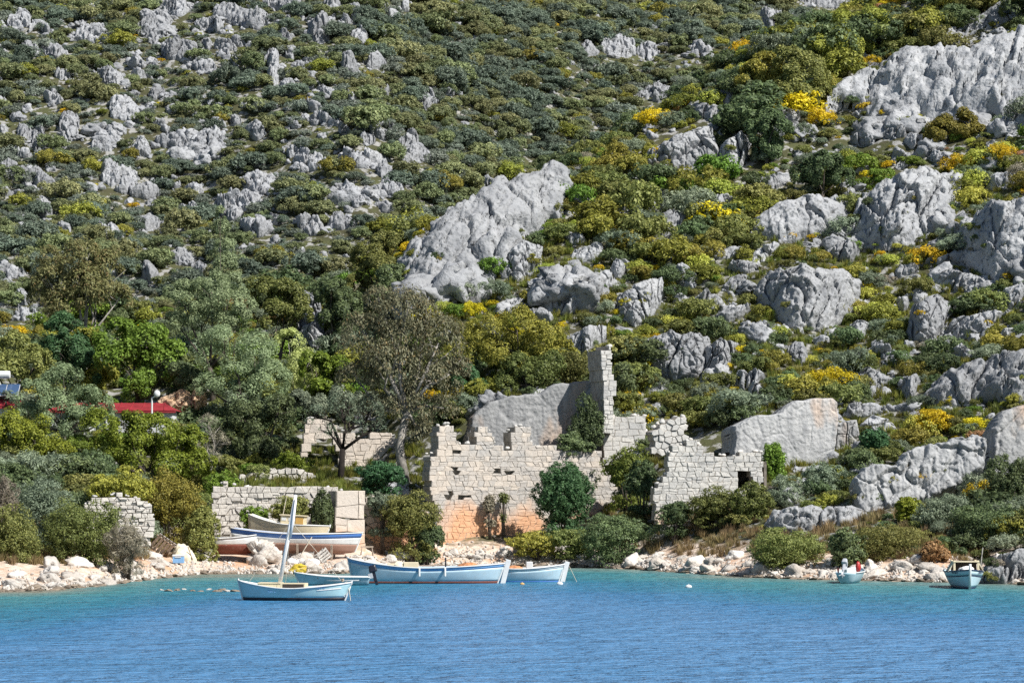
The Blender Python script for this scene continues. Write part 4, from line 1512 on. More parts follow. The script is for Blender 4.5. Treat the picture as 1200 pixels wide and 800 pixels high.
    for ci, c in enumerate(cs_all):
        n = len(c)
        mx, my = sum(q[0] for q in c) / n, sum(q[1] for q in c) / n
        gone = any(abs(mx - q[0]) < 0.35 * cw and abs(my - q[1]) < 0.5 * ch and area(c) < 0.22 for q in MS)
        # mortar core
        b0 = len(V)
        rec = 0.5 if gone else 0.018
        V += [(q[0], rec, q[1]) for q in c] + [(q[0], thick - 0.05, q[1]) for q in c]
        Fc.append(tuple(b0 + k for k in range(n)))
        Fc.append(tuple(b0 + n + k for k in range(n - 1, -1, -1)))
        for k in range(n):
            Fc.append((b0 + k, b0 + n + k, b0 + n + (k + 1) % n, b0 + (k + 1) % n))
        if gone:
            continue
        rad = sum(math.hypot(q[0] - mx, q[1] - my) for q in c) / n
        k1, k2 = 1 - joint / rad, 1 - (joint + 0.03) / rad
        pr = -rg_.uniform(0, proud)
        j3 = lambda a: rg_.uniform(-a, a)
        v = [((q[0] - mx) * k1, thick, (q[1] - my) * k1) for q in c]
        v += [((q[0] - mx) * k1, pr + 0.03, (q[1] - my) * k1) for q in c]
        v += [((q[0] - mx) * k2 + j3(0.015), pr + j3(0.02), (q[1] - my) * k2 + j3(0.015)) for q in c]
        f = [tuple(range(n - 1, -1, -1)), tuple(2 * n + k for k in range(n))]
        for b_ in (0, n):
            for k in range(n):
                f.append((b_ + k, b_ + (k + 1) % n, b_ + n + (k + 1) % n, b_ + n + k))
        if ci < 300:
            link(piece, mesh_py(piece, v, f), MATS[mat], root, (mx, 0, my))
        else:
            b_ = len(SV)
            SV += [(q[0] + mx, q[1], q[2] + my) for q in v]
            SF += [tuple(b_ + w for w in q) for q in f]
    if SV:
        link('small_stones', mesh_py('small_stones', SV, SF), MATS[mat], root)['kind'] = 'stuff'
    # loose stones left along the broken top
    for i in range(len(P)):
        (a0, b0_), (a1, b1_) = P[i], P[(i + 1) % len(P)]
        if a1 <= a0 or b0_ < t1 * 0.3 or not ragged:
            continue
        ln = math.hypot(a1 - a0, b1_ - b0_)
        for k in range(int(ln / 0.34) + 1):
            if rg_.random() < 0.3:
                continue
            w = rg_.random()
            rs = rg_.uniform(0.1, 0.25) * ragged
            o = link('loose_stone', LOOSE[rg_.randrange(4)], None, root, (a0 + (a1 - a0) * w, rg_.uniform(0.1, thick - 0.1), b0_ + (b1_ - b0_) * w + rs * 0.35))
            o.scale = (rs * rg_.uniform(0.9, 1.5), rs * 1.1, rs * rg_.uniform(0.7, 1.1))
            o.rotation_euler = (0, 0, rg_.uniform(0, 6))
            if not o.data.materials:
                o.data.materials.append(MATS['ashlar_grey'])
    if V:
        link('mortar_core', mesh_py('mortar_core', V, Fc), MATS[core], root)
    return root


W1 = [(518, 655), (512, 600), (504, 570), (503, 532), (513, 530), (513, 501), (526, 496), (533, 502), (536, 520), (557, 520), (557, 506), (568, 499), (577, 506), (580, 523), (600, 526), (600, 508), (607, 498), (622, 502), (624, 523), (648, 524), (674, 528), (704, 530), (706, 548), (715, 551), (716, 563), (725, 575), (727, 592), (712, 612), (690, 650)]
masonry('ruined_wall', 'tall ruined ashlar wall with broken battlements and orange stained foot', W1, 213.0, R(23), 1.5, 0.52, 0.37, 'ashlar', jit=0.8, seed=5, coursed=True, proud=0.045, joint=0.008, missing=[(534, 551), (528, 580), (540, 580), (549, 580), (533, 604), (582, 552), (600, 556), (607, 580), (640, 583), (534, 528)])
masonry('broken_pier', 'tall broken masonry pier with a shaded side above the ruined wall', [(706, 508), (707, 480), (706, 440), (703, 411), (716, 406), (718, 440), (723, 452), (718, 480), (720, 508)], 218.5, R(17), 3.2, 0.42, 0.34, 'ashlar_grey', jit=0.6, seed=8, proud=0.1, coursed=True, joint=0.015)
masonry('ruined_wall', 'short grey block wall at the foot of the tall broken pier', [(707, 545), (707, 490), (722, 487), (756, 487), (758, 505), (752, 545)], 219.6, R(10), 1.0, 0.75, 0.55, 'ashlar_grey', seed=9, coursed=True, joint=0.012, proud=0.03)
masonry('ruined_house', 'small roofless ruin with a square black window among the scrub', [(768, 612), (766, 575), (771, 566), (781, 558), (783, 548), (780, 540), (786, 527), (798, 522), (813, 514), (822, 522), (826, 531), (845, 533), (862, 535), (868, 530), (893, 529), (894, 590), (850, 612), (790, 615)], 206.5, R(12), 1.0, 0.52, 0.38, 'ashlar_grey', seed=11, jit=0.7, proud=0.07, coursed=True, joint=0.015, holes=[[(865.5, 551), (880, 551), (880, 569), (865.5, 569)]])
masonry('ruined_wall', 'crumbling rubble stub above the small roofless ruin', [(764, 535), (764, 515), (770, 500), (785, 491), (804, 488), (806, 522), (796, 536)], 213.0, R(14), 1.4, 0.5, 0.45, 'ashlar_grey', seed=12, jit=0.42, proud=0.25)
masonry('rubble_wall', 'long white drystone terrace wall above the beached boats', [(248, 612), (248, 570), (262, 566), (300, 572), (340, 572), (385, 571), (402, 575), (402, 634), (248, 630)], 206.8, R(4), 1.0, 0.50, 0.36, 'rubble_stone', 'mortar', jit=0.9, seed=13, proud=0.14, joint=0.018, coursed=True, ragged=0.7)
masonry('gate_pier', 'squared gate pier of big pink blocks beside the terrace wall', [(393, 660), (393, 569), (427, 570), (429, 660)], 204.4, R(18), 2.3, 1.25, 0.86, 'gate_stone', jit=0.15, seed=14, coursed=True, ragged=0, proud=0.07, joint=0.03)
masonry('rubble_wall', 'low orange-stained bank wall running from the pink gate pier', [(429, 652), (429, 583), (452, 583), (470, 590), (500, 600), (512, 652)], 207.2, R(8), 1.0, 0.62, 0.46, 'ashlar', jit=0.45, seed=15, proud=0.15)
masonry('rubble_wall', 'dark drystone wall in tree shade behind the white terrace wall', [(284, 570), (284, 553), (310, 551), (368, 553), (368, 570)], 215.5, R(4), 0.8, 0.5, 0.4, 'rubble_stone', 'mortar_dark', jit=0.4, seed=16, proud=0.18, joint=0.04)
masonry('arched_ruin', 'ruined pale wall with one round arch behind the forked dark tree', [(352, 562), (354, 505), (362, 490), (380, 488), (394, 502), (420, 512), (445, 508), (472, 512), (502, 516), (504, 564)], 228.0, R(8), 1.2, 0.66, 0.5, 'gate_stone', jit=0.6, seed=17, coursed=True, joint=0.014, proud=0.06, holes=[[(361, 566), (361, 532), (366, 519), (378, 512), (389, 516), (396, 528), (396, 566)]])
masonry('round_wall', 'round-topped grey rubble wall stub above the shore boulders', [(98, 632), (100, 592), (110, 582), (140, 579), (164, 584), (178, 594), (181, 612), (177, 640)], 183.0, R(10), 1.6, 0.42, 0.27, 'rubble_stone', 'mortar_dark', jit=0.9, seed=18, proud=0.2, joint=0.02, coursed=True, ragged=0.7)


# ------------------------------------------------------------------ planted trees and large bushes
def tree(name, label, base, D, lumps, mat, leaf, n, tr=0.18, bark='bark', depth=0.85, droop=0.0, aspect=0.5, sub=16, fork=0.45, seed=1, cat='tree', tight=0.3, up=0.3, twigs=2, outward=1.0, group=None):
    rg_ = np.random.default_rng(seed * 31 + 5)
    bx = float(ray(base[0], base[1])[0]) * D
    bz = float(ground(bx, D)) - 0.1
    root = empty(name, (bx, D, bz))
    tag(root, label, cat, group)
    L = []
    for q in lumps:
        px, py, r = q[:3]
        rz = q[3] if len(q) > 3 else r
        yy = D + rg_.uniform(-0.35, 0.35) * r * D / F
        p = at(px, py, yy)
        m = D / F
        L.append((p.x - bx, p.y - D, p.z - bz, r * m, r * m * depth, rz * m))
    me = leaf_mesh('crown', L, int(n * 1.45), leaf * 1.08, rg_, mat, droop=droop, aspect=aspect, sub=sub, tight=tight, up=up, outward=outward)
    link('crown', me, None, root)
    # trunk and limbs
    mb = MB()
    A = np.array(L)
    top = Vector(A[:, :3].mean(0))
    fk = Vector((top.x * 0.35, top.y * 0.35, max(0.4, top.z * fork)))
    mid = fk * 0.5 + Vector((rg_.uniform(-.1, .1), 0, 0)) * fk.z
    mb.tube([Vector((0, 0, -0.4)), mid, fk], [tr * 1.25, tr, tr * 0.85], 8)
    limb = MB()
    for q in L:
        c = Vector(q[:3])
        m1 = fk.lerp(c, 0.5) + Vector(rg_.normal(size=3)) * 0.12 * (c - fk).length
        limb.tube([fk - Vector((0, 0, 0.1)), m1, c], [tr * 0.6, tr * 0.38, tr * 0.18], 6)
        for _ in range(twigs):
            d = Vector(rg_.normal(size=3))
            d.z = abs(d.z) * 0.8
            e = c + Vector((d.normalized().x * q[3], d.normalized().y * q[4], d.normalized().z * q[5])) * 0.85
            st = m1.lerp(c, rg_.uniform(0.2, 1))
            limb.tube([st, st.lerp(e, 0.5) + Vector(rg_.normal(size=3)) * 0.06, e], [tr * 0.2, tr * 0.14, tr * 0.06], 5)
    mb.build('trunk', MATS[bark], root, smooth=True)
    limb.build('limbs', MATS[bark], root, smooth=True)
    return root


def bush(label, px, py, rx, ry, mat, D=None, n=5000, leaf=0.17, seed=1, name='bush', k=11, group=None, dome=False, **kw):
    """bush seen at (px, py) with half sizes in pixels"""
    if D is None:
        D = hit(px, py + ry * 0.85)
    m = D / F
    bx = float(ray(px, py)[0]) * D
    top = at(px, py - ry, D).z
    bz = min(float(ground(bx, D)), at(px, py + ry, D).z + 0.6) - 0.1
    rg_ = np.random.default_rng(seed * 13 + 3)
    root = empty(name, (bx, D, bz))
    tag(root, label, 'bush', group)
    cz = at(px, py, D).z - bz
    rym = ry * m
    L = []
    for i in range(k + 8):
        while True:
            q = rg_.uniform(-1, 1, 3)
            if 0.15 < np.linalg.norm(q) < 1:
                break
        r_ = rg_.uniform(0.30, 0.46)
        wide = 1.0 if q[2] > -0.4 else 0.85
        L.append((q[0] * 0.74 * rx * m * wide, q[1] * 0.55 * rx * m, cz + q[2] * 0.74 * rym, r_ * rx * m * 1.15, r_ * rx * m, r_ * rym * 1.2))
    if dome:
        L = []
        for i in range(34):
            zz_ = 1 - 2 * (i + 0.5) / 34
            rr_ = math.sqrt(1 - zz_ * zz_)
            q = 0.60 * rg_.uniform(0.92, 1.06)
            L.append((rr_ * math.cos(i * 2.4) * q * rx * m, rr_ * math.sin(i * 2.4) * q * rx * m * 0.85, cz + zz_ * q * rym, 0.34 * rx * m, 0.3 * rx * m, 0.34 * rym))
    L.append((0, 0, cz, 0.74 * rx * m, 0.6 * rx * m, 0.76 * rym))
    for w in np.arange(5) * 1.256 + 0.3:          # skirt down to the ground
        L.append((0.5 * math.cos(w) * rx * m, 0.4 * math.sin(w) * rx * m, max(0.35, (cz - rym) * 0.5 + 0.3), 0.36 * rx * m, 0.3 * rx * m, max(0.35, 0.35 * rym)))
    link('foliage', leaf_mesh('foliage', L, int(n * 1.5), leaf * 1.08, rg_, mat, sub=16, low=-0.9, **kw), None, root)
    mb = MB()
    for q in L[:6]:
        mb.tube([(rg_.uniform(-.15, .15), 0, -0.2), (q[0] * 0.5, q[1] * 0.5, q[2] * 0.6), (q[0], q[1], q[2])], [0.07, 0.05, 0.02], 5)
    mb.build('stems', MATS['bark'], root, smooth=True)
    return root


tree('gum_tree', 'tall airy olive-brown gum tree with pale limbs over the valley garden', (104, 455), 248, [(60, 332, 24), (92, 306, 27), (128, 318, 25), (112, 350, 30), (76, 358, 26), (58, 302, 15), (140, 350, 18), (45, 350, 14), (100, 335, 26), (70, 380, 16)], 'leaf_gum', 0.30, 14000, 0.24, 'bark_pale', sub=22, fork=0.5, seed=1, aspect=0.35, droop=0.4, twigs=3, tight=0.5)
tree('dark_tree', 'very dark dense tree under the tall gum tree', (80, 470), 244, [(72, 388, 22), (84, 418, 28), (62, 412, 18), (98, 440, 22)], 'leaf_deep', 0.24, 9000, 0.2, seed=2)
tree('mulberry_tree', 'vivid light green leafy tree behind the red roofed house', (160, 490), 240, [(138, 398, 27), (172, 404, 29), (150, 436, 32), (188, 436, 26), (128, 424, 20), (205, 415, 18), (165, 460, 24)], 'leaf_bright', 0.28, 13000, 0.22, seed=3)
tree('olive_tree', 'upper silvery olive tree on the valley slope', (248, 450), 247, [(214, 352, 24), (248, 342, 26), (278, 362, 24), (236, 380, 30), (270, 388, 24), (206, 378, 16)], 'leaf_olive_tree', 0.22, 13000, 0.24, seed=4, aspect=0.35)
tree('olive_tree', 'broad silvery grey olive tree above the drystone walls', (282, 530), 236, [(262, 412, 30), (298, 418, 30), (272, 450, 32), (312, 448, 28), (244, 456, 20), (326, 474, 16), (288, 470, 26)], 'leaf_olive_tree', 0.2, 17000, 0.26, seed=5, aspect=0.35)
tree('slender_tree', 'slender wispy pale tree standing above the silvery olives', (264, 372), 258, [(261, 268, 9, 14), (262, 292, 15), (264, 316, 19), (268, 338, 20), (258, 250, 6, 9)], 'leaf_olive_tree', 0.24, 6500, 0.08, 'bark', sub=20, aspect=0.35, seed=6, tight=0.6)
tree('willow_tree', 'pale yellow-green feathery tree beside the broad silvery olive', (346, 490), 239, [(338, 402, 18), (354, 428, 22), (332, 440, 20), (362, 452, 16), (345, 462, 18)], 'leaf_willow', 0.26, 5500, 0.14, 'bark_pale', aspect=0.22, droop=0.3, seed=7, tight=0.6)
tree('olive_tree', 'olive tree with mixed green leaves hiding part of a red roof', (75, 530), 226, [(38, 466, 25), (76, 452, 26), (108, 476, 26), (62, 482, 26), (92, 496, 24), (30, 490, 18), (124, 492, 16)], 'leaf_olive_tree', 0.19, 15000, 0.2, seed=8, aspect=0.4)
tree('orange_tree', 'big bright yellow-green citrus tree in front of the red roofed house', (172, 600), 219, [(118, 504, 25), (150, 507, 25), (184, 512, 28), (216, 524, 26), (232, 548, 22), (160, 530, 34), (200, 550, 26), (128, 534, 24)], 'leaf_orange_tree', 0.2, 20000, 0.22, seed=9)
tree('orange_tree', 'yellow-green citrus tree beside the house with the solar tank', (28, 590), 218, [(10, 508, 26), (42, 514, 26), (64, 536, 24), (22, 540, 28), (-16, 520, 26), (50, 556, 22)], 'leaf_orange_tree', 0.2, 15000, 0.2, seed=10)
tree('carob_tree', 'dark glossy tree beside the arched ruin', (312, 570), 226, [(286, 490, 22), (312, 506, 28), (326, 482, 20), (300, 532, 26), (324, 536, 20), (268, 512, 18)], 'leaf_dark', 0.19, 17000, 0.24, seed=11)
tree('dead_tree', 'bare grey branching dead tree between citrus and carob', (248, 560), 222, [(246, 500, 16), (238, 520, 14), (256, 520, 14), (246, 535, 14)], 'leaf_grey_twig', 0.3, 900, 0.13, 'bark_pale', aspect=0.08, seed=12, twigs=9)
tree('pepper_tree', 'tall brown-grey drooping tree with a straight pale trunk by the ruins', (476, 566), 217.5, [(428, 398, 32), (474, 372, 36), (514, 402, 32), (456, 432, 38), (508, 446, 36), (538, 432, 16), (420, 446, 26), (480, 480, 32), (444, 352, 18), (500, 368, 18), (440, 478, 20), (520, 478, 18), (490, 508, 20), (470, 405, 34)], 'leaf_pepper', 0.24, 19000, 0.34, 'bark_pale', droop=0.9, aspect=0.38, sub=34, fork=0.62, seed=13, twigs=3, tight=0.5)
tree('forked_tree', 'sparse dark tree with a black forked trunk before the arch', (398, 566), 215.5, [(368, 488, 16), (400, 476, 20), (432, 482, 18), (416, 500, 16), (384, 506, 14), (446, 500, 12)], 'leaf_greygreen', 0.16, 1900, 0.24, 'bark_dark', fork=0.55, aspect=0.3, seed=14, twigs=10, tight=0.6, sub=24)
tree('broom_tree', 'broad domed yellow-flowered tree above the quarried face', (602, 470), 231, [(572, 394, 28), (606, 386, 28), (638, 402, 28), (590, 420, 32), (560, 416, 20), (660, 414, 18), (625, 430, 26)], 'leaf_yellow_olive', 0.18, 18000, 0.2, seed=15)
tree('terebinth_tree', 'dull green tree in front of the domed yellow tree', (618, 478), 227.5, [(606, 436, 22), (632, 440, 22), (648, 428, 16), (618, 452, 22), (592, 452, 14)], 'leaf_olive', 0.17, 9000, 0.15, seed=16)
bush('olive-yellow bush on the rim of the quarried face', 672, 428, 26, 22, 'leaf_olive', 229, seed=17)
bush('dark ivy clump growing down the quarried face beside the tall pier', 688, 500, 22, 34, 'leaf_dark', 218.6, n=7000, seed=18)
bush('low dark ivy skirt at the base of the quarried face', 672, 520, 22, 14, 'leaf_dark', 218.0, seed=19)
bush('big round deep green bush leaning on the ruined wall', 660, 579, 39, 42, 'leaf_deep', 212.0, n=24000, leaf=0.16, seed=20, dome=True)
bush('flat green creeping bush below the round deep green bush', 628, 634, 36, 12, 'leaf_yellow_olive', 208.3, n=5000, seed=21)
bush('spreading olive bush on the bank below the ruined wall', 672, 634, 32, 17, 'leaf_olive', 207.6, n=6000, seed=22)
bush('wide dark bush on the shore bank beside white boulders', 722, 628, 46, 30, 'leaf_dark', 204.5, n=11000, leaf=0.15, seed=23, k=15)
bush('fresh yellow-green bush between the two ruins', 735, 545, 26, 26, 'grass_green', 212.5, n=6000, seed=24)
bush('dark bush against the end of the small roofless ruin', 752, 562, 20, 20, 'leaf_dark', 209.5, n=7000, seed=25)
bush('olive bush spilling over the foot of the small ruin', 838, 592, 38, 20, 'leaf_olive', 203.0, n=8000, leaf=0.15, seed=26)
bush('low dark bush at the broken corner of the small ruin', 790, 602, 20, 14, 'leaf_dark', 203.0, seed=27)
bush('greenish brown bush under the black window', 880, 588, 30, 22, 'leaf_olive', 202.0, n=7000, seed=28)
bush('light green young tree against the streaked cliff', 908, 540, 17, 26, 'leaf_bright', 210.5, n=6000, seed=29)
bush('broad grey-green mat of bushes beneath the streaked cliff', 922, 580, 32, 22, 'leaf_greygreen', 205.0, n=9000, leaf=0.14, seed=30)
bush('dull grey bush hugging the stepped cliff', 968, 562, 26, 20, 'leaf_greygreen', 205.5, n=9000, leaf=0.14, seed=31)
bush('rounded green bush on the shore below the rock tongue', 924, 642, 50, 24, 'leaf_olive', 185.0, n=14000, leaf=0.13, seed=32, k=15)
bush('broad olive bush on the shore behind the small motorboat', 1035, 638, 60, 28, 'leaf_olive', 184.0, n=15000, leaf=0.13, seed=33, k=16)
bush('dark low bush next to the broad olive shore bush', 992, 638, 26, 20, 'leaf_dark', 182.5, n=6000, seed=34)
bush('dense grey-green bush below the sheer rock pillar', 1112, 606, 42, 27, 'leaf_greygreen', 190.0, n=12000, leaf=0.13, seed=35, k=14)
bush('large glossy dark bush beside the sheer rock pillar', 1182, 570, 30, 40, 'leaf_dark', 189.0, n=13000, leaf=0.15, seed=36, k=15)
bush('long dark bush belt above the moored cabin boat', 1165, 612, 52, 26, 'leaf_dark', 184.0, n=12000, leaf=0.14, seed=37, k=15)
bush('yellow-green bush leaning against the stepped cliff', 1064, 594, 18, 12, 'leaf_orange_tree', 192.0, n=5000, seed=38)
bush('reddish dry bush above the shore', 1095, 648, 22, 14, 'leaf_brown', 180.0, n=3500, seed=39)
bush('golden broom spread on the ledge above the stepped cliff', 1095, 492, 34, 16, 'leaf_broom', None, n=6000, seed=40)
bush('deep green leafy bush on the quarry floor', 1024, 518, 22, 18, 'leaf_deep', None, n=5000, seed=41)
bush('wide yellow-olive thicket behind the beach stores', 196, 590, 46, 38, 'leaf_yellow_olive', 199.0, n=15000, leaf=0.15, seed=42, k=16)
bush('dark drooping thicket beside the red-bottomed boat', 236, 622, 24, 30, 'leaf_olive', 198.0, n=8000, seed=43)
bush('yellow-olive thicket above the round-topped wall stub', 140, 574, 38, 26, 'leaf_yellow_olive', 196.0, n=10000, seed=44)
bush('big dark green bush hiding the foot of the round wall', 100, 622, 52, 40, 'leaf_olive', 177.5, n=17000, leaf=0.13, seed=45, k=17)
bush('grey-green bush bank on the corner of the shore', 50, 600, 42, 40, 'leaf_greygreen', 181.0, n=12000, leaf=0.13, seed=46, k=15)
bush('green bush with dry twigs over the shore boulders', 12, 630, 36, 38, 'leaf_olive', 174.0, n=11000, leaf=0.13, seed=47, k=14)
bush('grey twiggy dry bush beneath the round wall stub', 150, 636, 26, 26, 'leaf_grey_twig', 176.0, n=5000, leaf=0.3, aspect=0.1, seed=48)
bush('grey thorny dry bush leaning over the green bush bank', 4, 588, 20, 30, 'leaf_grey_twig', 178.0, n=4000, leaf=0.35, aspect=0.1, seed=49)
bush('dark bushes growing against the white terrace wall', 340, 600, 34, 17, 'leaf_olive', 204.8, n=7000, seed=50)
bush('fresh green bush at the start of the white terrace wall', 296, 606, 20, 14, 'leaf_bright', 204.5, n=4500, seed=51)
bush('dark ivy beside the pink gate pier', 380, 600, 15, 26, 'leaf_dark', 204.6, n=6000, seed=52)
bush('olive bush overhanging the orange-stained bank', 484, 604, 36, 32, 'leaf_olive', 205.8, n=13000, leaf=0.15, seed=53, k=15)
bush('grey-green bush on top of the bank wall', 448, 590, 20, 15, 'leaf_greygreen', 206.3, n=5000, seed=54)
bush('dark skirt of bushes above the metal frame', 500, 628, 20, 22, 'leaf_dark', 206.0, n=6000, seed=55)
bush('round near-black bush in the shade of the drooping tree', 446, 556, 32, 16, 'leaf_deep', 213.5, n=7000, seed=56)
bush('wispy tuft rooted in the middle of the ruined wall', 574, 591, 9, 12, 'leaf_grey_twig', 214.2, n=900, leaf=0.2, seed=57)
bush('small caper bush rooted high in the ruined wall', 590, 584, 7, 7, 'leaf_olive', 214.6, n=700, leaf=0.14, seed=58)
bush('upright green thicket on the valley floor by the citrus tree', 262, 575, 26, 22, 'leaf_bright', 214.0, n=7000, seed=59)
bush('rounded green bush behind the dark drystone wall', 345, 545, 26, 16, 'leaf_orange_tree', 220.0, n=5000, seed=60)

# more of the valley's tree belt
for i, (nm, lab, base, D, lumps, mat, n) in enumerate([
    ('oak_tree', 'dull green oak behind the house with the solar tank', (10, 470), 240, [(-10, 420, 24), (18, 412, 26), (40, 428, 24), (8, 440, 26), (50, 446, 18)], 'leaf_olive', 12000),
    ('oak_tree', 'yellowish oak above the mixed-leaf olive tree', (110, 480), 244, [(100, 400, 18), (118, 446, 22), (104, 462, 20)], 'leaf_yellow_olive', 7000),
    ('oak_tree', 'dark oak filling the gap beside the vivid green tree', (212, 490), 239, [(208, 440, 22), (226, 452, 22), (214, 466, 20)], 'leaf_dark', 9000),
    ('oak_tree', 'dark green oak above the feathery pale tree', (330, 420), 252, [(310, 346, 22), (334, 352, 24), (326, 374, 24), (352, 366, 16)], 'leaf_olive', 11000),
    ('pine_tree', 'blue-green pine beside the shadowed rock stack', (396, 420), 249, [(388, 344, 20), (404, 360, 22), (392, 382, 24), (410, 392, 20)], 'leaf_dark', 11000),
    ('oak_tree', 'fresh green oak below the pale leaning boulder', (380, 486), 237, [(370, 432, 20), (392, 440, 22), (376, 462, 22), (400, 466, 18)], 'leaf_orange_tree', 9000),
    ('oak_tree', 'olive green oak climbing beside the egg-shaped rock', (440, 370), 256, [(432, 300, 20), (452, 290, 20), (444, 318, 22), (420, 336, 16)], 'leaf_olive', 10000),
    ('oak_tree', 'dark green oak under the humped crag', (462, 372), 252, [(458, 326, 18), (468, 344, 20), (446, 346, 16)], 'leaf_dark', 7000),
    ('oak_tree', 'bushy oak just above the arched ruin', (420, 510), 231, [(372, 478, 16), (404, 470, 20), (430, 474, 18), (350, 472, 16)], 'leaf_greygreen', 7000),
    ('oak_tree', 'deep green oak between drooping tree and domed tree', (550, 490), 229, [(546, 446, 18), (556, 464, 20), (540, 476, 16)], 'leaf_deep', 8000),
    ('oak_tree', 'rounded olive-green oak topping the ridge above the bare dome', (1010, 62), 286, [(992, 36, 24), (1020, 30, 24), (1008, 52, 20), (1040, 42, 18)], 'leaf_yellow_olive', 11000),
    ('oak_tree', 'broad yellow-green oak below the skyline oak', (985, 92), 282, [(962, 66, 22), (988, 58, 24), (975, 82, 20), (1000, 78, 16)], 'leaf_yellow_olive', 10000),
    ('oak_tree', 'large grey-green oak on the ridge edge', (945, 130), 277, [(922, 76, 22), (946, 90, 26), (930, 108, 26), (960, 118, 20)], 'leaf_olive', 12000),
    ('oak_tree', 'golden-green rounded oak on the ridge shoulder', (892, 122), 280, [(880, 92, 20), (900, 84, 22), (896, 106, 20)], 'leaf_yellow_olive', 9000),
    ('oak_tree', 'dark evergreen oak in the hollow below the ridge edge', (900, 200), 268, [(888, 160, 20), (906, 150, 20), (900, 176, 20)], 'leaf_dark', 9000),
    ('oak_tree', 'wide dark oak above the fluted boulder', (965, 232), 262, [(944, 206, 18), (966, 198, 22), (984, 208, 18)], 'leaf_dark', 9000),
    ('oak_tree', 'yellow-green oak beneath the bare dome', (1120, 178), 268, [(1104, 156, 20), (1128, 148, 20), (1144, 160, 16)], 'leaf_yellow_olive', 9000),
]):
    tree(nm, lab, base, D, lumps, mat, 0.24, n, 0.16, seed=70 + i, sub=16)
# satellite rocks round the big outcrops
rr = random.Random(29)
for P, nm in zip(ROCK_POLYS[:N_BIG], CRAG):
    pa = np.array(P)
    w_, h_ = np.ptp(pa[:, 0]), np.ptp(pa[:, 1])
    if pa[:, 1].mean() > 462:
        continue
    for k in range(2 + int(w_ / 40)):
        px = rr.uniform(pa[:, 0].min() - w_ * 0.18, pa[:, 0].max() + w_ * 0.18)
        py = rr.uniform(pa[:, 1].mean(), pa[:, 1].max() + h_ * 0.12)
        D = hit(px, py)
        r_ = rr.uniform(0.14, 0.27) * min(w_, h_ * 1.4) * D / F
        p = at(px, py, D)
        o = link('slope_boulder', NB[rr.randrange(6)], None, None, (p.x, p.y + r_ * 0.2, p.z + r_ * 0.1))
        o.scale = (r_ * rr.uniform(0.9, 1.5), r_, r_ * rr.uniform(0.8, 1.3))
        o.rotation_euler = (rr.uniform(-.4, .4), rr.uniform(-.4, .4), rr.uniform(0, 6.28))
        tag(o, 'grey boulder broken from ' + nm, 'rock', 'boulders broken from ' + nm)

# ------------------------------------------------------------------ boats
def paint(name, col, wear=0.25, rough=0.45):
    if name in MATS:
        return MATS[name]
    m, nt, p = newmat(name)
    v = texco(nt)
    n = noise_n(nt, v, 2.2, 7, 0.7)
    st = noise_n(nt, texco(nt, 'Object', (3.0, 3.0, 0.35)), 2.5, 4, 0.6)
    c = mixc(nt, ramp(nt, n, [(0.35, 0.0), (0.75, 1.0)]), col, [q * 0.82 for q in col])
    c = mixc(nt, math_n(nt, 'MULTIPLY', ramp(nt, st, [(0.56, 0.0), (0.72, 1.0)]), wear), c, (0.36, 0.30, 0.23))
    nt.links.new(c, p.inputs['Base Color'])
    p.inputs['Roughness'].default_value = rough
    MATS[name] = m
    return m


paint('paint_white', (0.72, 0.73, 0.72))
paint('mast_white', (0.86, 0.86, 0.85), 0.05)
paint('paint_aqua', (0.44, 0.66, 0.69), 0.15)
paint('paint_pale_blue', (0.48, 0.63, 0.70), 0.22)
paint('paint_blue', (0.07, 0.19, 0.52), 0.12)
paint('paint_midblue', (0.20, 0.40, 0.68), 0.15)
paint('paint_navy', (0.02, 0.035, 0.09), 0.1)
paint('paint_black', (0.018, 0.016, 0.022), 0.1)
paint('paint_oxide', (0.20, 0.055, 0.035), 0.35, 0.7)
paint('paint_brown', (0.33, 0.19, 0.14), 0.35, 0.7)
paint('paint_cream', (0.72, 0.63, 0.44), 0.2)
paint('paint_ochre', (0.60, 0.36, 0.10), 0.2)
paint('paint_grey', (0.42, 0.44, 0.47), 0.15)
paint('paint_red', (0.42, 0.03, 0.03), 0.1)
plain('inside_shade_paint', (0.05, 0.04, 0.035), 0.8)  # near-black colour standing in for the shade inside boats
plain('old_wood', (0.36, 0.30, 0.24), 0.85, 0.3, 5.0, 0.15)
plain('grey_wood', (0.42, 0.40, 0.37), 0.9, 0.3, 5.0, 0.1)
plain('rope', (0.55, 0.50, 0.40), 0.9, 0.2)
plain('net', (0.52, 0.24, 0.12), 0.95, 0.35, 6.0, 0.05)
plain('canvas', (0.66, 0.60, 0.46), 0.9, 0.2, 2.0, 0.1)
plain('plastic_black', (0.012, 0.014, 0.025), 0.35, 0.1, 3, 0.5)
plain('sack', (0.75, 0.74, 0.72), 0.85, 0.15, 3, 0.1)
plain('metal_pale', (0.55, 0.56, 0.57), 0.45, 0.2, 4, 0.5)


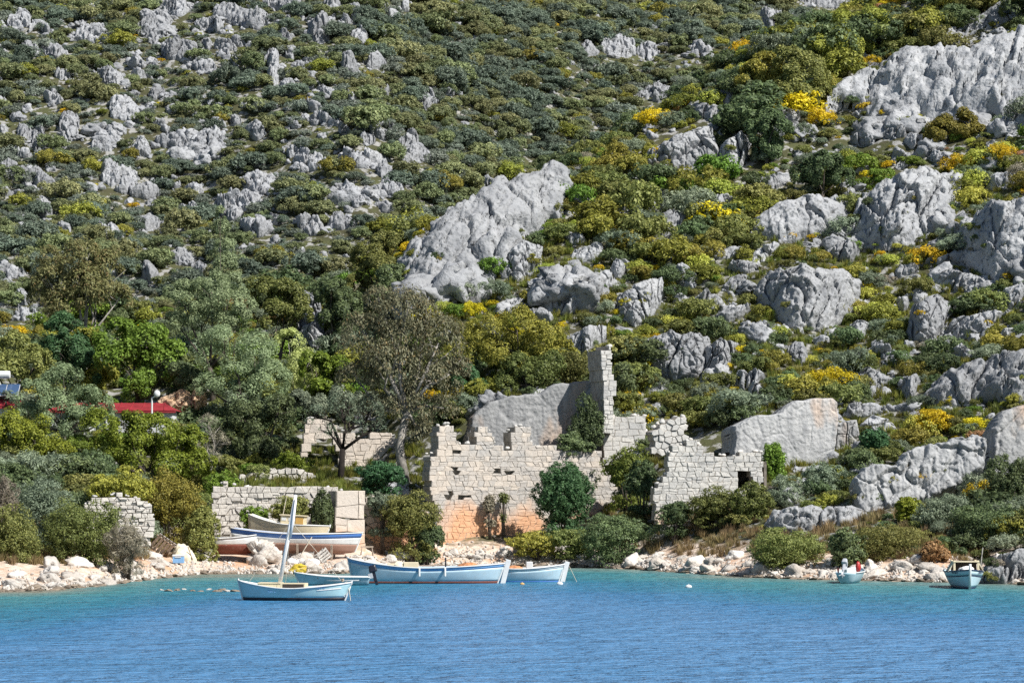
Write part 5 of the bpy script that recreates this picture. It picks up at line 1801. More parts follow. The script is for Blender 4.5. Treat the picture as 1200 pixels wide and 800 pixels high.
class Hull:
    def __init__(self, L, B, mid, bow, stern, draft, zp, band, transom, rake=0.35, n=30):
        self.L, self.B = L, B
        self.T = np.linspace(0, 1, n)
        t = self.T
        if transom:
            b = np.where(t > 0.4, 1 - np.clip((t - 0.4) / 0.6, 0, 1) ** 2.3, 0.80 + 0.20 * np.sin(np.clip(t / 0.4, 0, 1) * math.pi / 2))
        else:
            b = np.clip(1 - np.abs(2 * t - 1) ** 2.5, 0, 1) ** 0.72
        self.b = np.maximum(b * B / 2, 0.025)
        self.s = mid + (bow - mid) * np.clip((t - 0.35) / 0.65, 0, 1) ** 2 + (stern - mid) * np.clip((0.55 - t) / 0.55, 0, 1) ** 2
        self.k = -draft * (1 - np.clip((t - 0.82) / 0.18, 0, 1) ** 2 * 0.6) * (1 - (0 if transom else 1) * np.clip((0.15 - t) / 0.15, 0, 1) ** 2 * 0.6)
        self.zp, self.band, self.transom, self.rake = zp, band, transom, rake

    def pt(self, i, z, side):
        s_, k_ = self.s[i], self.k[i]
        h = min(max((z - k_) / (s_ - k_), 0), 1)
        y = self.b[i] * h ** 0.42
        x = (self.T[i] - 0.5) * self.L
        t = self.T[i]
        x += self.rake * (h - 0.6) * max(0, (t - 0.7) / 0.3) ** 1.5
        if not self.transom:
            x -= self.rake * 0.7 * (h - 0.6) * max(0, (0.3 - t) / 0.3) ** 1.5
        else:
            x -= 0.12 * (h - 0.5) * max(0, (0.2 - t) / 0.2)
        return (x, side * y, z)

    def band_mesh(self, lo, hi, rows):
        mb_v, mb_f = [], []
        n = len(self.T)
        for side in (-1, 1):
            b0 = len(mb_v)
            for i in range(n):
                a_, c_ = lo(i), hi(i)
                for r in range(rows + 1):
                    mb_v.append(self.pt(i, a_ + (c_ - a_) * r / rows, side))
            for i in range(n - 1):
                for r in range(rows):
                    p = b0 + i * (rows + 1) + r
                    q = (p, p + rows + 1, p + rows + 2, p + 1)
                    mb_f.append(q if side < 0 else q[::-1])
        if self.transom:
            m = rows + 1
            for r in range(rows):
                a_, b_ = r, n * m + r
                mb_f.append((a_, a_ + 1, b_ + 1, b_))
        return mb_v, mb_f

    def build(self, root, top, bottom, stripe=None, rail='paint_white', floor='old_wood', floor_z=0.35):
        zp = lambda i: max(self.zp, self.k[i])
        ks = lambda i: self.k[i]
        sm = lambda i: max(self.s[i] - self.band, zp(i))
        ss = lambda i: self.s[i]
        hull = None
        for nm, lo, hi, rows, mat in (('hull', zp, sm if stripe else ss, 6, top), ('bottom_paint', ks, zp, 5, bottom), ('sheer_stripe', sm, ss, 2, stripe)):
            if mat is None:
                continue
            v, f = self.band_mesh(lo, hi, rows)
            o = link(nm, mesh_py(nm, v, f, True), MATS[mat], root)
            md = o.modifiers.new('shell', 'SOLIDIFY')
            md.thickness = 0.035
            md.offset = -1
        n = len(self.T)
        mb = MB()
        for side in (-1, 1):
            mb.tube([Vector(self.pt(i, self.s[i], side)) + Vector((0, side * 0.01, 0.015)) for i in range(n)], 0.038, 6)
        mb.build('gunwale', MATS[rail], root, smooth=True)
        # floor
        fv, ff = [], []
        for i in range(n):
            z = max(self.s[i] - floor_z, self.k[i] + 0.05)
            a_ = self.pt(i, z, 1)
            fv += [(a_[0], -a_[1] * 0.97, z), (a_[0], a_[1] * 0.97, z)]
        for i in range(n - 1):
            ff.append((2 * i, 2 * i + 2, 2 * i + 3, 2 * i + 1))
        link('floor_boards', mesh_py('floor_boards', fv, ff), MATS[floor], root)
        if not self.transom:
            self.post(root, 0, rail)
        self.post(root, n - 1, rail)

    def post(self, root, i, mat, up=0.12, w=0.055):
        mb = MB()
        zs = np.linspace(self.k[i], self.s[i] + up, 7)
        pts = []
        for z in zs:
            p = Vector(self.pt(i, min(z, self.s[i]), 1))
            p.y = 0
            p.z = z
            pts.append(p)
        mb.tube(pts, w, 6)
        mb.build('stem_post', MATS[mat], root)

    def thwart(self, root, t, mat='old_wood', w=0.25, dz=0.12):
        i = int(t * (len(self.T) - 1))
        z = self.s[i] - dz
        y = self.pt(i, z, 1)[1]
        MB().box(((self.T[i] - 0.5) * self.L, 0, z), (w, 2 * y * 0.98, 0.04)).build('thwart', MATS[mat], root)


def text(body, size, mat, root, loc, rot, name='lettering'):
    cu = bpy.data.curves.new(name, 'FONT')
    cu.body = body
    cu.size = size
    cu.extrude = 0.004
    cu.align_x = 'CENTER'
    ob = bpy.data.objects.new(name, cu)
    me = bpy.data.meshes.new_from_object(ob)
    me.name = name
    bpy.data.objects.remove(ob)
    o = link(name, me, MATS[mat], root, loc)
    o.rotation_euler = rot
    return o


def boat_root(name, label, px, py, heading, z=0.0, D=None, roll=0.0, pitch=0.0):
    if D is None:
        D = (z - CAM_H) / float(ray(px, py)[1])
    r = empty(name, (float(ray(px, py)[0]) * D, D, z), heading)
    r.rotation_euler = (roll, pitch, heading)
    tag(r, label, 'boat')
    return r, D


def outboard(root, x, y, z, mat, tilt=0.0, s=1.0):
    e = MB()
    rt = Matrix.Rotation(tilt, 3, 'Y')
    P = lambda a_, b_, c_: (Vector((x, y, z)) + rt @ (Vector((a_, b_, c_)) * s))
    cw = MB()
    cw.box(P(-0.12, 0, 0.42), (0.42 * s, 0.30 * s, 0.34 * s), rt, 0.78)
    o = cw.build('outboard_cowl', MATS[mat], root, bevel=0.07 * s)
    MB().box(P(-0.12, 0, 0.06), (0.16 * s, 0.12 * s, 0.5 * s), rt).box(P(-0.14, 0, -0.42), (0.14 * s, 0.06 * s, 0.55 * s), rt).build('outboard_leg', MATS[mat], root, bevel=0.02)
    MB().box(P(0.06, 0, 0.1), (0.22 * s, 0.26 * s, 0.24 * s), rt).build('clamp_bracket', MATS['paint_grey'], root, bevel=0.02)
    pr = MB()
    for k in range(3):
        pr.box(P(-0.26, 0, -0.6) + rt @ (Matrix.Rotation(k * 2.094, 3, 'X') @ Vector((0, 0, 0.09 * s))), (0.02, 0.07 * s, 0.16 * s), rt @ Matrix.Rotation(k * 2.094, 3, 'X') @ Matrix.Rotation(0.4, 3, 'Z'))
    pr.build('propeller', MATS['metal_pale'], root)


# 1: moored boat with the white mast, bow to +x
r, D = boat_root('mast_boat', 'pale aqua wooden boat with white mast and open cream hatch', 345, 703, R(-4))
h = Hull(5.65, 1.75, 0.60, 0.92, 1.0, 0.32, 0.16, 0.08, False, 0.42)
h.build(r, 'paint_aqua', 'paint_black', None, 'paint_white', 'paint_cream', 0.12)
mb = MB()
mb.box((-0.62, 0.42, 0.74), (2.5, 0.06, 0.30)).box((-0.62, -0.42, 0.74), (2.5, 0.06, 0.30)).box((-1.84, 0, 0.74), (0.06, 0.84, 0.30)).box((0.62, 0, 0.74), (0.06, 0.84, 0.30))
mb.build('hatch_coaming', MATS['paint_cream'], r, bevel=0.01)
MB().box((-1.25, 0, 0.90), (1.22, 0.98, 0.05)).build('hatch_cover', MATS['paint_cream'], r, bevel=0.015)
MB().box((0.0, -0.455, 0.74), (1.1, 0.02, 0.22)).build('hatch_shade_panel', MATS['inside_shade_paint'], r)  # flat dark panel painted as the shade of an open hatch
top = Vector((0.05, 0, 5.45))
foot = Vector((-0.82, 0, 0.55))
MB().tube([foot, foot.lerp(top, 0.5), top], [0.11, 0.105, 0.08], 10).build('mast', MATS['mast_white'], r, smooth=True)
m_ = foot.lerp(top, 0.62)
MB().tube([m_ + Vector((0.06, -0.08, -0.35)), m_ + Vector((0.22, -0.1, 0.6)), m_ + Vector((0.36, -0.12, 1.65))], [0.07, 0.08, 0.05], 8).build('furled_yard', MATS['mast_white'], r, smooth=True)
for q, nm in ((Vector((-2.35, 0, 0.98)), 'backstay'), (Vector((2.5, 0, 0.95)), 'forestay'), (Vector((-0.6, -0.78, 0.66)), 'shroud'), (Vector((-0.6, 0.78, 0.66)), 'shroud')):
    MB().tube([q, foot.lerp(top, 0.72)], 0.012, 4).build(nm, MATS['rope'], r)
MB().tube([Vector((2.72, -0.05, 0.98)), Vector((2.86, -0.06, 0.5)), Vector((2.95, -0.1, -0.1))], 0.022, 5).build('mooring_line', MATS['rope'], r)
MB().tube([Vector((2.5, 0.12, 0.98)), Vector((2.5, 0.12, 1.12))], 0.07, 8).tube([Vector((2.5, -0.16, 1.08)), Vector((2.5, 0.2, 1.08))], 0.04, 6).build('bollard', MATS['old_wood'], r)
MB().tube([Vector((2.66, -0.06, 0.95)), Vector((2.62, -0.12, 0.6)), Vector((2.52, -0.1, 0.35)), Vector((2.62, -0.1, 0.2))], 0.035, 6).tube([Vector((2.4, -0.16, 0.3)), Vector((2.52, -0.1, 0.2)), Vector((2.72, -0.12, 0.34))], 0.03, 6).build('anchor', MATS['metal_pale'], r)
j = h.pt(24, 0.6, -1)
fl = MB()
for i0 in range(21, 27):
    a_, b_ = Vector(h.pt(i0, 0.52 + (i0 - 21) * 0.016, -1)), Vector(h.pt(i0 + 1, 0.52 + (i0 - 20) * 0.016, -1))
    w = 0.028 + 0.01 * (i0 - 21)
    o_ = Vector((0, -0.02, 0))
    fl.add([a_ + o_, b_ + o_, b_ + o_ + Vector((0, 0, w + 0.01)), a_ + o_ + Vector((0, 0, w))], [(0, 1, 2, 3)])
fl.build('bow_flash', MATS['paint_white'], r)
a_, b_ = Vector(h.pt(20, 0.66, -1)), Vector(h.pt(24, 0.68, -1))
d_ = b_ - a_
text('ELA KI', 0.16, 'paint_blue', r, (a_ + b_) / 2 + Vector((0, -0.035, -0.02)), (R(80), 0, math.atan2(d_.y, d_.x)))
a_ = Vector(h.pt(9, 0.5, -1))
text('TEK 2', 0.17, 'paint_midblue', r, a_ + Vector((0, -0.04, -0.06)), (R(80), 0, R(-6)))

# 2: low dinghy with outboard, stern to +x side
r, D = boat_root('dinghy', 'low pale blue dinghy with a dark blue outboard motor', 390, 685, R(180 + 3))
h = Hull(4.3, 1.5, 0.48, 0.74, 0.46, 0.15, 0.03, 0.1, True, 0.35)
h.build(r, 'paint_pale_blue', 'paint_navy', None, 'paint_white', 'paint_cream', 0.25)
for t in (0.25, 0.5, 0.72):
    h.thwart(r, t)
outboard(r, -2.35, 0, 0.42, 'plastic_black', R(14), 1.25)
fl = MB()
for i0 in range(4, 17):
    for_ = [Vector(h.pt(i0, 0.30, 1)), Vector(h.pt(i0 + 1, 0.30, 1))]
    fl.add([for_[0] + Vector((0, 0.02, -0.03)), for_[1] + Vector((0, 0.02, -0.03)), for_[1] + Vector((0, 0.02, 0.06)), for_[0] + Vector((0, 0.02, 0.06))], [(0, 1, 2, 3)])
fl.build('side_flash', MATS['paint_white'], r)

# 3: long pale blue fishing boat
r, D = boat_root('fishing_boat', 'long weathered pale blue fishing boat with a tall white stem post', 499, 683, R(2))
h = Hull(9.2, 2.3, 0.92, 1.18, 1.5, 0.35, 0.13, 0.2, False, 0.5, 36)
h.build(r, 'paint_pale_blue', 'paint_oxide', 'paint_midblue', 'paint_white', 'old_wood', 0.35)
p = Vector(h.pt(35, h.s[35], 1))
MB().box((p.x + 0.03, 0, 0.62), (0.30, 0.12, 1.65), Matrix.Rotation(R(14), 3, 'Y')).build('tall_stem', MATS['paint_white'], r, bevel=0.02)
for t in (0.3, 0.62, 0.8):
    h.thwart(r, t)
MB().box((-0.9, 0, 0.98), (0.9, 0.8, 0.6)).build('engine_box', MATS['paint_cream'], r, bevel=0.03)
MB().box((-2.0, 0.1, 0.95), (0.7, 0.7, 0.5)).build('locker', MATS['paint_cream'], r, bevel=0.03)
o = link('net_heap', boulder_mesh('net_heap', 3, 401, 0.12, 2, (0.75, 0.5, 0.32)), MATS['net'], r, (2.6, 0, 0.95))
o = link('net_heap', boulder_mesh('net_heap', 3, 402, 0.12, 2, (0.45, 0.4, 0.3)), MATS['canvas'], r, (-1.6, 0, 1.05))
MB().tube([(1.2, -0.2, 0.8), (1.2, -0.2, 1.55)], 0.05, 6).build('bitt', MATS['plastic_black'], r)
MB().tube([(0.4, 0.3, 1.0), (2.7, 0.4, 2.0)], 0.025, 5).build('pole', MATS['old_wood'], r)
MB().tube([(-0.6, 0.2, 1.05), (1.5, 0.1, 1.1)], 0.03, 5).build('oar', MATS['old_wood'], r)
for x_ in (-0.4, 1.15):
    i = int((x_ / 9.2 + 0.5) * 35)
    q = h.pt(i, 0.75, -1)
    MB().tube([(x_, q[1] - 0.1, 0.45), (x_, q[1] - 0.1, 0.95)], 0.07, 8).build('fender', MATS['paint_white'], r, bevel=0.02)

# 4: second boat behind
r, D = boat_root('fishing_boat', 'shorter pale blue fishing boat moored behind the long one', 611, 682, R(3), D=175.8)
h = Hull(5.0, 1.9, 0.78, 1.05, 0.95, 0.3, 0.07, 0.16, False, 0.4)
h.build(r, 'paint_pale_blue', 'paint_blue', 'paint_white', 'paint_white', 'old_wood', 0.3)
p = Vector(h.pt(29, h.s[29], 1))
MB().box((p.x + 0.02, 0, 0.55), (0.28, 0.12, 1.4), Matrix.Rotation(R(14), 3, 'Y')).build('tall_stem', MATS['paint_white'], r, bevel=0.02)
h.thwart(r, 0.4)
h.thwart(r, 0.7)
MB().box((0.5, 0.1, 0.98), (0.4, 0.4, 0.5)).build('white_box', MATS['paint_white'], r, bevel=0.03)
link('net_heap', boulder_mesh('net_heap', 3, 403, 0.12, 2, (0.5, 0.45, 0.28)), MATS['net'], r, (-0.4, 0, 0.75))
MB().tube([(p.x + 0.3, 0, 0.95), (p.x + 0.75, -0.1, 0.0)], 0.014, 4).build('mooring_line', MATS['rope'], r)

# 5-7: boats hauled out on the beach


def grd(px, D):
    return float(ground(float(ray(px, 640)[0]) * D, D))


Db5 = 199.6
r, _ = boat_root('beached_boat', 'white beached boat with a broad blue sheer stripe and brown bottom', 347, 640, R(-3), grd(347, Db5) + 0.75, Db5, 0, R(1.5))
r.location.z = at(347, 643, Db5).z
h = Hull(8.9, 2.2, 1.05, 1.25, 1.35, 0.25, 0.42, 0.34, True, 0.5, 34)
h.build(r, 'paint_white', 'paint_brown', 'paint_blue', 'paint_white', 'old_wood', 0.2)
MB().box((-0.1, 0, -0.18), (7.0, 0.12, 0.25)).build('keel', MATS['paint_brown'], r)
for x_ in (-2.4, 0.2, 2.6):
    for sd in (-1, 1):
        MB().box((x_, sd * 0.85, -0.25), (0.14, 0.14, 1.3), Matrix.Rotation(sd * R(-14), 3, 'X')).build('prop_timber', MATS['old_wood'], r)
MB().tube([(1.2, -0.9, 0.9), (0.5, -1.25, -0.4)], 0.03, 5).build('rope_sling', MATS['rope'], r)
Db6 = 202.6
r, _ = boat_root('cabin_boat', 'cream beached boat with upswept stern and ochre cabin door', 338, 626, R(-5), at(338, 630, Db6).z, Db6, 0, R(3))
h = Hull(5.6, 2.0, 0.95, 1.0, 1.55, 0.3, 0.35, 0.1, True, 0.4)
h.build(r, 'paint_cream', 'paint_brown', None, 'paint_white', 'paint_cream', 0.15)
MB().box((0.3, 0, 1.28), (1.7, 1.2, 0.62)).build('cabin', MATS['paint_cream'], r, bevel=0.04)
MB().box((0.3, 0, 1.62), (1.9, 1.4, 0.06)).build('cabin_roof', MATS['paint_cream'], r, bevel=0.02)
MB().box((0.82, -0.61, 1.28), (0.55, 0.04, 0.5)).build('cabin_door', MATS['paint_ochre'], r, bevel=0.01)
for x_ in (-0.3, 0.2):
    MB().box((x_, -0.61, 1.34), (0.34, 0.03, 0.2)).build('window', MATS['paint_white'], r)
MB().tube([(-0.5, 0, 1.5), (-0.3, 0, 2.9)], 0.03, 6).build('staff', MATS['rope'], r)
Db7 = 199.0
r, _ = boat_root('beached_boat', 'white beached boat with a dark red bottom half hidden by thicket', 262, 640, R(-2), at(262, 647, Db7).z, Db7)
h = Hull(4.6, 1.9, 0.98, 1.25, 1.05, 0.1, 0.58, 0.12, True, 0.5)
h.build(r, 'paint_white', 'paint_oxide', 'paint_grey', 'paint_white', 'old_wood', 0.2)
MB().box((-0.1, 0, 0.0), (3.6, 0.12, 0.3)).build('keel', MATS['paint_oxide'], r)

# 8: small motorboat, seen over the stern
r, D = boat_root('motorboat', 'small white motorboat with a raised grey outboard and red bag', 988, 679, R(90 - 17))
r.location.y = 174.6
h = Hull(4.0, 1.6, 0.66, 0.9, 0.64, 0.15, 0.04, 0.1, True, 0.4)
h.build(r, 'paint_pale_blue', 'paint_navy', None, 'paint_white', 'paint_white', 0.2)
h.thwart(r, 0.35, 'paint_white')
outboard(r, -2.1, 0.1, 0.82, 'paint_grey', R(48), 1.2)
o = link('red_bag', boulder_mesh('red_bag', 3, 404, 0.1, 3, (0.2, 0.17, 0.36)), MATS['paint_red'], r, (0.2, -0.35, 0.95))
MB().tube([(-1.9, 0.5, 0.6), (-1.9, 0.5, 0.95)], 0.05, 6).build('cleat', MATS['paint_red'], r)
text('TC 48', 0.16, 'paint_navy', r, (-2.12, 0.38, 0.32), (R(90), 0, R(-90)))

# 9: cabin boat, bow towards the open bay
r, D = boat_root('cabin_boat', 'aqua cabin boat with dark nameplates and a white stem, moored by boulders', 1139, 690, R(-90 - 3))
r.location.y += 2.6
h = Hull(5.6, 2.25, 0.92, 1.1, 0.95, 0.3, 0.12, 0.28, True, 0.35)
h.build(r, 'paint_pale_blue', 'paint_navy', 'paint_pale_blue', 'paint_navy', 'paint_cream', 0.15)
n_ = len(h.T) - 1
mb = MB()
for z0_, z1_ in ((-0.1, 1.45),):
    p0, p1 = Vector(h.pt(n_, 0.05, 1)), Vector(h.pt(n_, h.s[n_], 1))
    p0.y = p1.y = 0
    mb.tube([p0 + Vector((0.03, 0, -0.15)), p1 + Vector((0.05, 0, 0)), p1 + Vector((0.07, 0, 0.35))], 0.075, 8)
mb.build('white_stem', MATS['paint_white'], r, smooth=True)
MB().box((0.2, 0, 1.52), (1.6, 1.5, 0.07)).build('cabin_roof', MATS['paint_cream'], r, bevel=0.02)
for sx in (0.92, -0.5):
    for sy in (-0.68, 0.68):
        MB().box((sx, sy, 1.25), (0.09, 0.12, 0.7)).build('cabin_post', MATS['paint_cream'], r, bevel=0.01)
for sd in (-1, 1):
    MB().box((0.2, sd * 0.86, 1.22), (1.4, 0.05, 0.62), Matrix.Rotation(sd * R(30), 3, 'X')).build('side_screen', MATS['canvas'], r)
MB().box((0.05, 0, 1.2), (1.1, 1.22, 0.72)).build('cabin_shade_block', MATS['inside_shade_paint'], r)  # solid dark block in place of real shade under the cabin roof
link('folded_sheet', boulder_mesh('folded_sheet', 3, 405, 0.1, 3, (0.35, 0.5, 0.2)), MATS['sack'], r, (1.3, 0, 1.1))
MB().tube([(-0.8, 0.98, 0.9), (-0.8, 1.15, 2.3)], 0.03, 6).build('pole', MATS['grey_wood'], r)
for sd in (-1, 1):
    a_, b_ = Vector(h.pt(20, 0.92, sd)), Vector(h.pt(25, 0.95, sd))
    d_ = (b_ - a_) if sd < 0 else (a_ - b_)
    nrm_ = Vector((0.35, sd * 1.0, 0)).normalized() * 0.05
    text('AKDENIZ 2', 0.15, 'paint_navy', r, (a_ + b_) / 2 + nrm_ + Vector((0, 0, -0.08)), (R(84), 0, math.atan2(d_.y, d_.x)))
    st = MB()
    for i in range(12, n_):
        q1, q2 = Vector(h.pt(i, h.s[i] - 0.30, sd)), Vector(h.pt(i + 1, h.s[i + 1] - 0.30, sd))
        st.tube([q1, q2], 0.03, 5)
    st.build('rubbing_strake', MATS['paint_navy'], r)

# buoys
for px, py, rad, mat, lab in ((807, 688, 0.13, 'paint_white', 'lone white float drifting in the open turquoise water'), (656, 684.5, 0.13, 'paint_white', 'white mooring buoy tied to the shorter fishing boat'), (612, 684.5, 0.09, 'paint_ochre', 'small tan net float beside the long fishing boat')):
    D = -CAM_H / float(ray(px, py)[1])
    e = empty('buoy', (float(ray(px, py)[0]) * D, D, 0.0))
    tag(e, lab, 'buoy')
    v, f = ICO[3]
    link('float', mesh_np('float', v * np.array([rad * 1.5, rad, rad]) + np.array([0, 0, rad * 0.3]), f, True), MATS[mat], e)
    MB().tube([(0, 0, rad), (0, 0, rad * 1.7)], 0.02, 5).build('ring_eye', MATS['metal_pale'], e)


# ------------------------------------------------------------------ houses with red metal roofs
plain('roof_red', (0.27, 0.028, 0.036), 0.5, 0.2, 1.5, 0.3)
plain('plaster', (0.62, 0.63, 0.64), 0.9, 0.15, 1.5, 0.1)
plain('glass_dark', (0.03, 0.04, 0.05), 0.15, 0.1, 2, 0.5)
plain('solar_glass', (0.05, 0.09, 0.17), 0.12, 0.1, 2, 0.5)


def house(label, px0, px1, py_eave, py_ridge, D, depth, wall_h, hip, rz=0.0):
    xa, xb = float(ray(px0, 480)[0]) * D, float(ray(px1, 480)[0]) * D
    ze, zr = at(px0, py_eave, D).z, at(px0, py_ridge, D + depth / 2).z
    w = xb - xa
    zg = ze - wall_h
    root = empty('house', ((xa + xb) / 2, D + depth / 2, zg), rz)
    tag(root, label, 'house')
    W, Dp, H, RH = w / 2, depth / 2, wall_h, zr - ze
    # walls with window and door openings built as frames set into the facade
    MB().box((0, 0, H / 2 - 0.02), (w - 0.6, depth - 0.6, H)).build('wall', MATS['plaster'], root)
    # roof of separate metal sheets
    n = max(4, int(w / 0.9))
    rf = MB()
    rf.add([(-W, -Dp, H), (W, -Dp, H), (W - hip, 0, H + RH), (-W + hip, 0, H + RH), (-W, Dp, H), (W, Dp, H)], [(0, 1, 2, 3), (3, 2, 5, 4), (1, 5, 2), (0, 3, 4), (0, 4, 5, 1)])
    ro = rf.build('roof', MATS['roof_red'], root)
    for k in range(n):
        t0, t1_ = -W + w * k / n, -W + w * (k + 1) / n - 0.06
        c = lambda x_: max(-W + hip, min(W - hip, x_))
        o_ = Vector((0, -0.02, 0.035))
        MB().add([Vector((t0, -Dp - 0.06, H - 0.02)) + o_, Vector((t1_, -Dp - 0.06, H - 0.02)) + o_, Vector((c(t1_), 0, H + RH)) + o_, Vector((c(t0), 0, H + RH)) + o_], [(0, 1, 2, 3)]).tube([Vector((t0, -Dp - 0.06, H + 0.03)), Vector((c(t0), -0.02, H + RH + 0.05))], 0.045, 5).build('roof_sheet', MATS['roof_red'], ro)
    MB().box((0, -Dp - 0.03, H - 0.1), (w, 0.05, 0.14)).build('fascia', MATS['roof_red'], root)
    for k in range(max(1, int(w / 3))):
        x_ = -W + 1.4 + k * 2.9
        if x_ > W - 1:
            break
        wo = MB().box((x_, -Dp + 0.29, H * 0.55), (1.0, 0.06, 1.1)).build('window', MATS['paint_white'], root)
        MB().box((x_, -Dp + 0.25, H * 0.55), (0.8, 0.05, 0.9)).build('pane', MATS['glass_dark'], wo)
    return root


hA = house('house corner with red metal roof carrying a white solar water tank', -90, 24, 476, 461, 231.0, 5.0, 3.0, 0.8)
hB = house('long low house with dark red metal roof behind the citrus tree', 56, 206, 481, 472.5, 231.5, 5.0, 2.8, 1.2)
# solar water heater on the first roof
D = 233.0
e = empty('solar_heater', at(2, 462, D))
tag(e, 'white cylindrical solar water tank with tilted panels on the red roof', 'water heater')
p = at(-6, 439, D) - Vector(e.location)
mb = MB()
mb.tube([p + Vector((-1.6, 0, 0)), p + Vector((1.25, 0, 0))], 0.32, 16).build('tank', MATS['paint_white'], e, bevel=0.05)
for x_ in (-0.9, 0.2):
    MB().tube([p + Vector((x_, 0, -0.3)), Vector((p.x + x_, -0.2, -0.1))], 0.09, 8).build('tank_leg', MATS['paint_white'], e)
    MB().tube([p + Vector((x_ + 0.2, -0.1, -0.6)), Vector((p.x + x_ + 0.75, -0.5, 0.0))], 0.035, 6).build('brace', MATS['metal_pale'], e)
for k in range(3):
    pn = MB().box((p.x - 0.5 + k * 1.05, -0.7, 0.35), (0.98, 1.5, 0.08), Matrix.Rotation(R(38), 3, 'X')).build('panel', MATS['solar_glass'], e)
    MB().box((p.x - 0.5 + k * 1.05, -0.72, 0.30), (1.04, 1.56, 0.06), Matrix.Rotation(R(38), 3, 'X')).build('panel_frame', MATS['metal_pale'], pn)
# lamp by the second house
D = 229.8
b0 = at(178, 486, D)
e = empty('street_lamp', (b0.x, b0.y, float(ground(b0.x, b0.y))))
tag(e, 'white post lamp with a round head beside the dark red roof', 'lamp')
tz = at(178, 466, D).z - e.location.z
MB().tube([(0, 0, -0.2), (0, 0, tz)], [0.09, 0.07], 8).build('post', MATS['paint_white'], e)
MB().tube([(0, 0, tz), (0.3, -0.1, tz + 0.15)], 0.05, 6).build('arm', MATS['paint_white'], e)
v, f = ICO[3]
link('lamp_head', mesh_np('lamp_head', v * np.array([0.26, 0.2, 0.30]) + np.array([0.42, -0.12, tz + 0.32]), f, True), MATS['paint_white'], e)
# orange boulders behind the house
rr = random.Random(41)
OR = []
for k in range(3):
    me = boulder_mesh('orange_boulder', 4, 420 + k, 0.22, 7, (1, 0.9, 0.85))
    me.materials.append(MATS['orange_rock'])
    OR.append(me)
for px, py, r_ in ((192, 474, 0.9), (206, 470, 1.2), (218, 474, 1.0), (230, 468, 1.1), (212, 464, 0.8)):
    p = at(px, py, 237.5)
    o = link('orange_boulder', OR[rr.randrange(3)], None, None, p)
    o.scale = (r_ * 1.2, r_, r_)
    o.rotation_euler = (0, 0, rr.uniform(0, 6))
    tag(o, 'orange-tinged boulder heaped behind the dark red roof', 'rock', 'orange boulders behind the house')


# ------------------------------------------------------------------ things lying about on the beach
def on_beach(name, label, cat, px, py, rz=0.0):
    D = hit(px, py)
    e = empty(name, (float(ray(px, py)[0]) * D, D, float(ground(float(ray(px, py)[0]) * D, D))), rz)
    tag(e, label, cat)
    return e, D / F


e, m = on_beach('timber_pallet', 'pale slatted timber panel leaning beside the tarpaulin', 'pallet', 190, 652, R(12))
rt = Matrix.Rotation(R(35), 3, 'Y') @ Matrix.Rotation(R(-38), 3, 'X')
for k in range(5):
    MB().box(Vector((0, 0, 0.75)) + rt @ Vector((-0.56 + k * 0.28, 0, 0)), (0.2, 1.9, 0.035), rt).build('slat', MATS['grey_wood'], e)
for y_ in (-0.7, 0.7):
    MB().box(Vector((0, 0, 0.75)) + rt @ Vector((0, y_, -0.06)), (1.5, 0.09, 0.07), rt).build('batten', MATS['old_wood'], e)
e, m = on_beach('tarpaulin', 'cream tarpaulin draped over a hump of beach gear', 'tarpaulin', 213, 656)
link('cover', boulder_mesh('cover', 4, 431, 0.10, 5, (1.15, 0.9, 1.0)), MATS['canvas'], e, (0, 0.3, 0.1))
MB().tube([(0.8, -0.4, 0.0), (0.45, -0.3, 0.9)], 0.04, 6).build('tent_pole', MATS['old_wood'], e)
e, m = on_beach('cool_box', 'white cool box with a blue front before the tarpaulin', 'box', 211, 660)
e.location.y -= 0.9
MB().box((0, 0, 0.24), (0.75, 0.45, 0.46)).build('body', MATS['paint_midblue'], e, bevel=0.03)
MB().box((0, 0, 0.53), (0.8, 0.5, 0.12)).build('lid', MATS['paint_white'], e, bevel=0.03)
MB().box((0, -0.26, 0.42), (0.4, 0.03, 0.05)).build('handle', MATS['paint_white'], e)


def crate(label, px, py, w, h, d, rz, tilt, nsl=4, mat='grey_wood'):
    e, m = on_beach('wooden_crate', label, 'crate', px, py, rz)
    rt = Matrix.Rotation(tilt, 3, 'Y') @ Matrix.Rotation(R(-12), 3, 'X')
    c = Vector((0, 0, h * 0.55))
    for sx in (-1, 1):
        for sy in (-1, 1):
            MB().box(c + rt @ Vector((sx * w / 2, sy * d / 2, 0)), (0.07, 0.07, h), rt).build('corner_post', MATS[mat], e)
    for k in range(nsl):
        z_ = -h / 2 + h * (k + 0.5) / nsl
        for sy in (-1, 1):
            MB().box(c + rt @ Vector((0, sy * (d / 2 + 0.045), z_)), (w + 0.06, 0.025, h / nsl * 0.62), rt).build('slat', MATS[mat], e)
        for sx in (-1, 1):
            MB().box(c + rt @ Vector((sx * (w / 2 + 0.045), 0, z_)), (0.025, d, h / nsl * 0.62), rt).build('slat', MATS[mat], e)
    return e


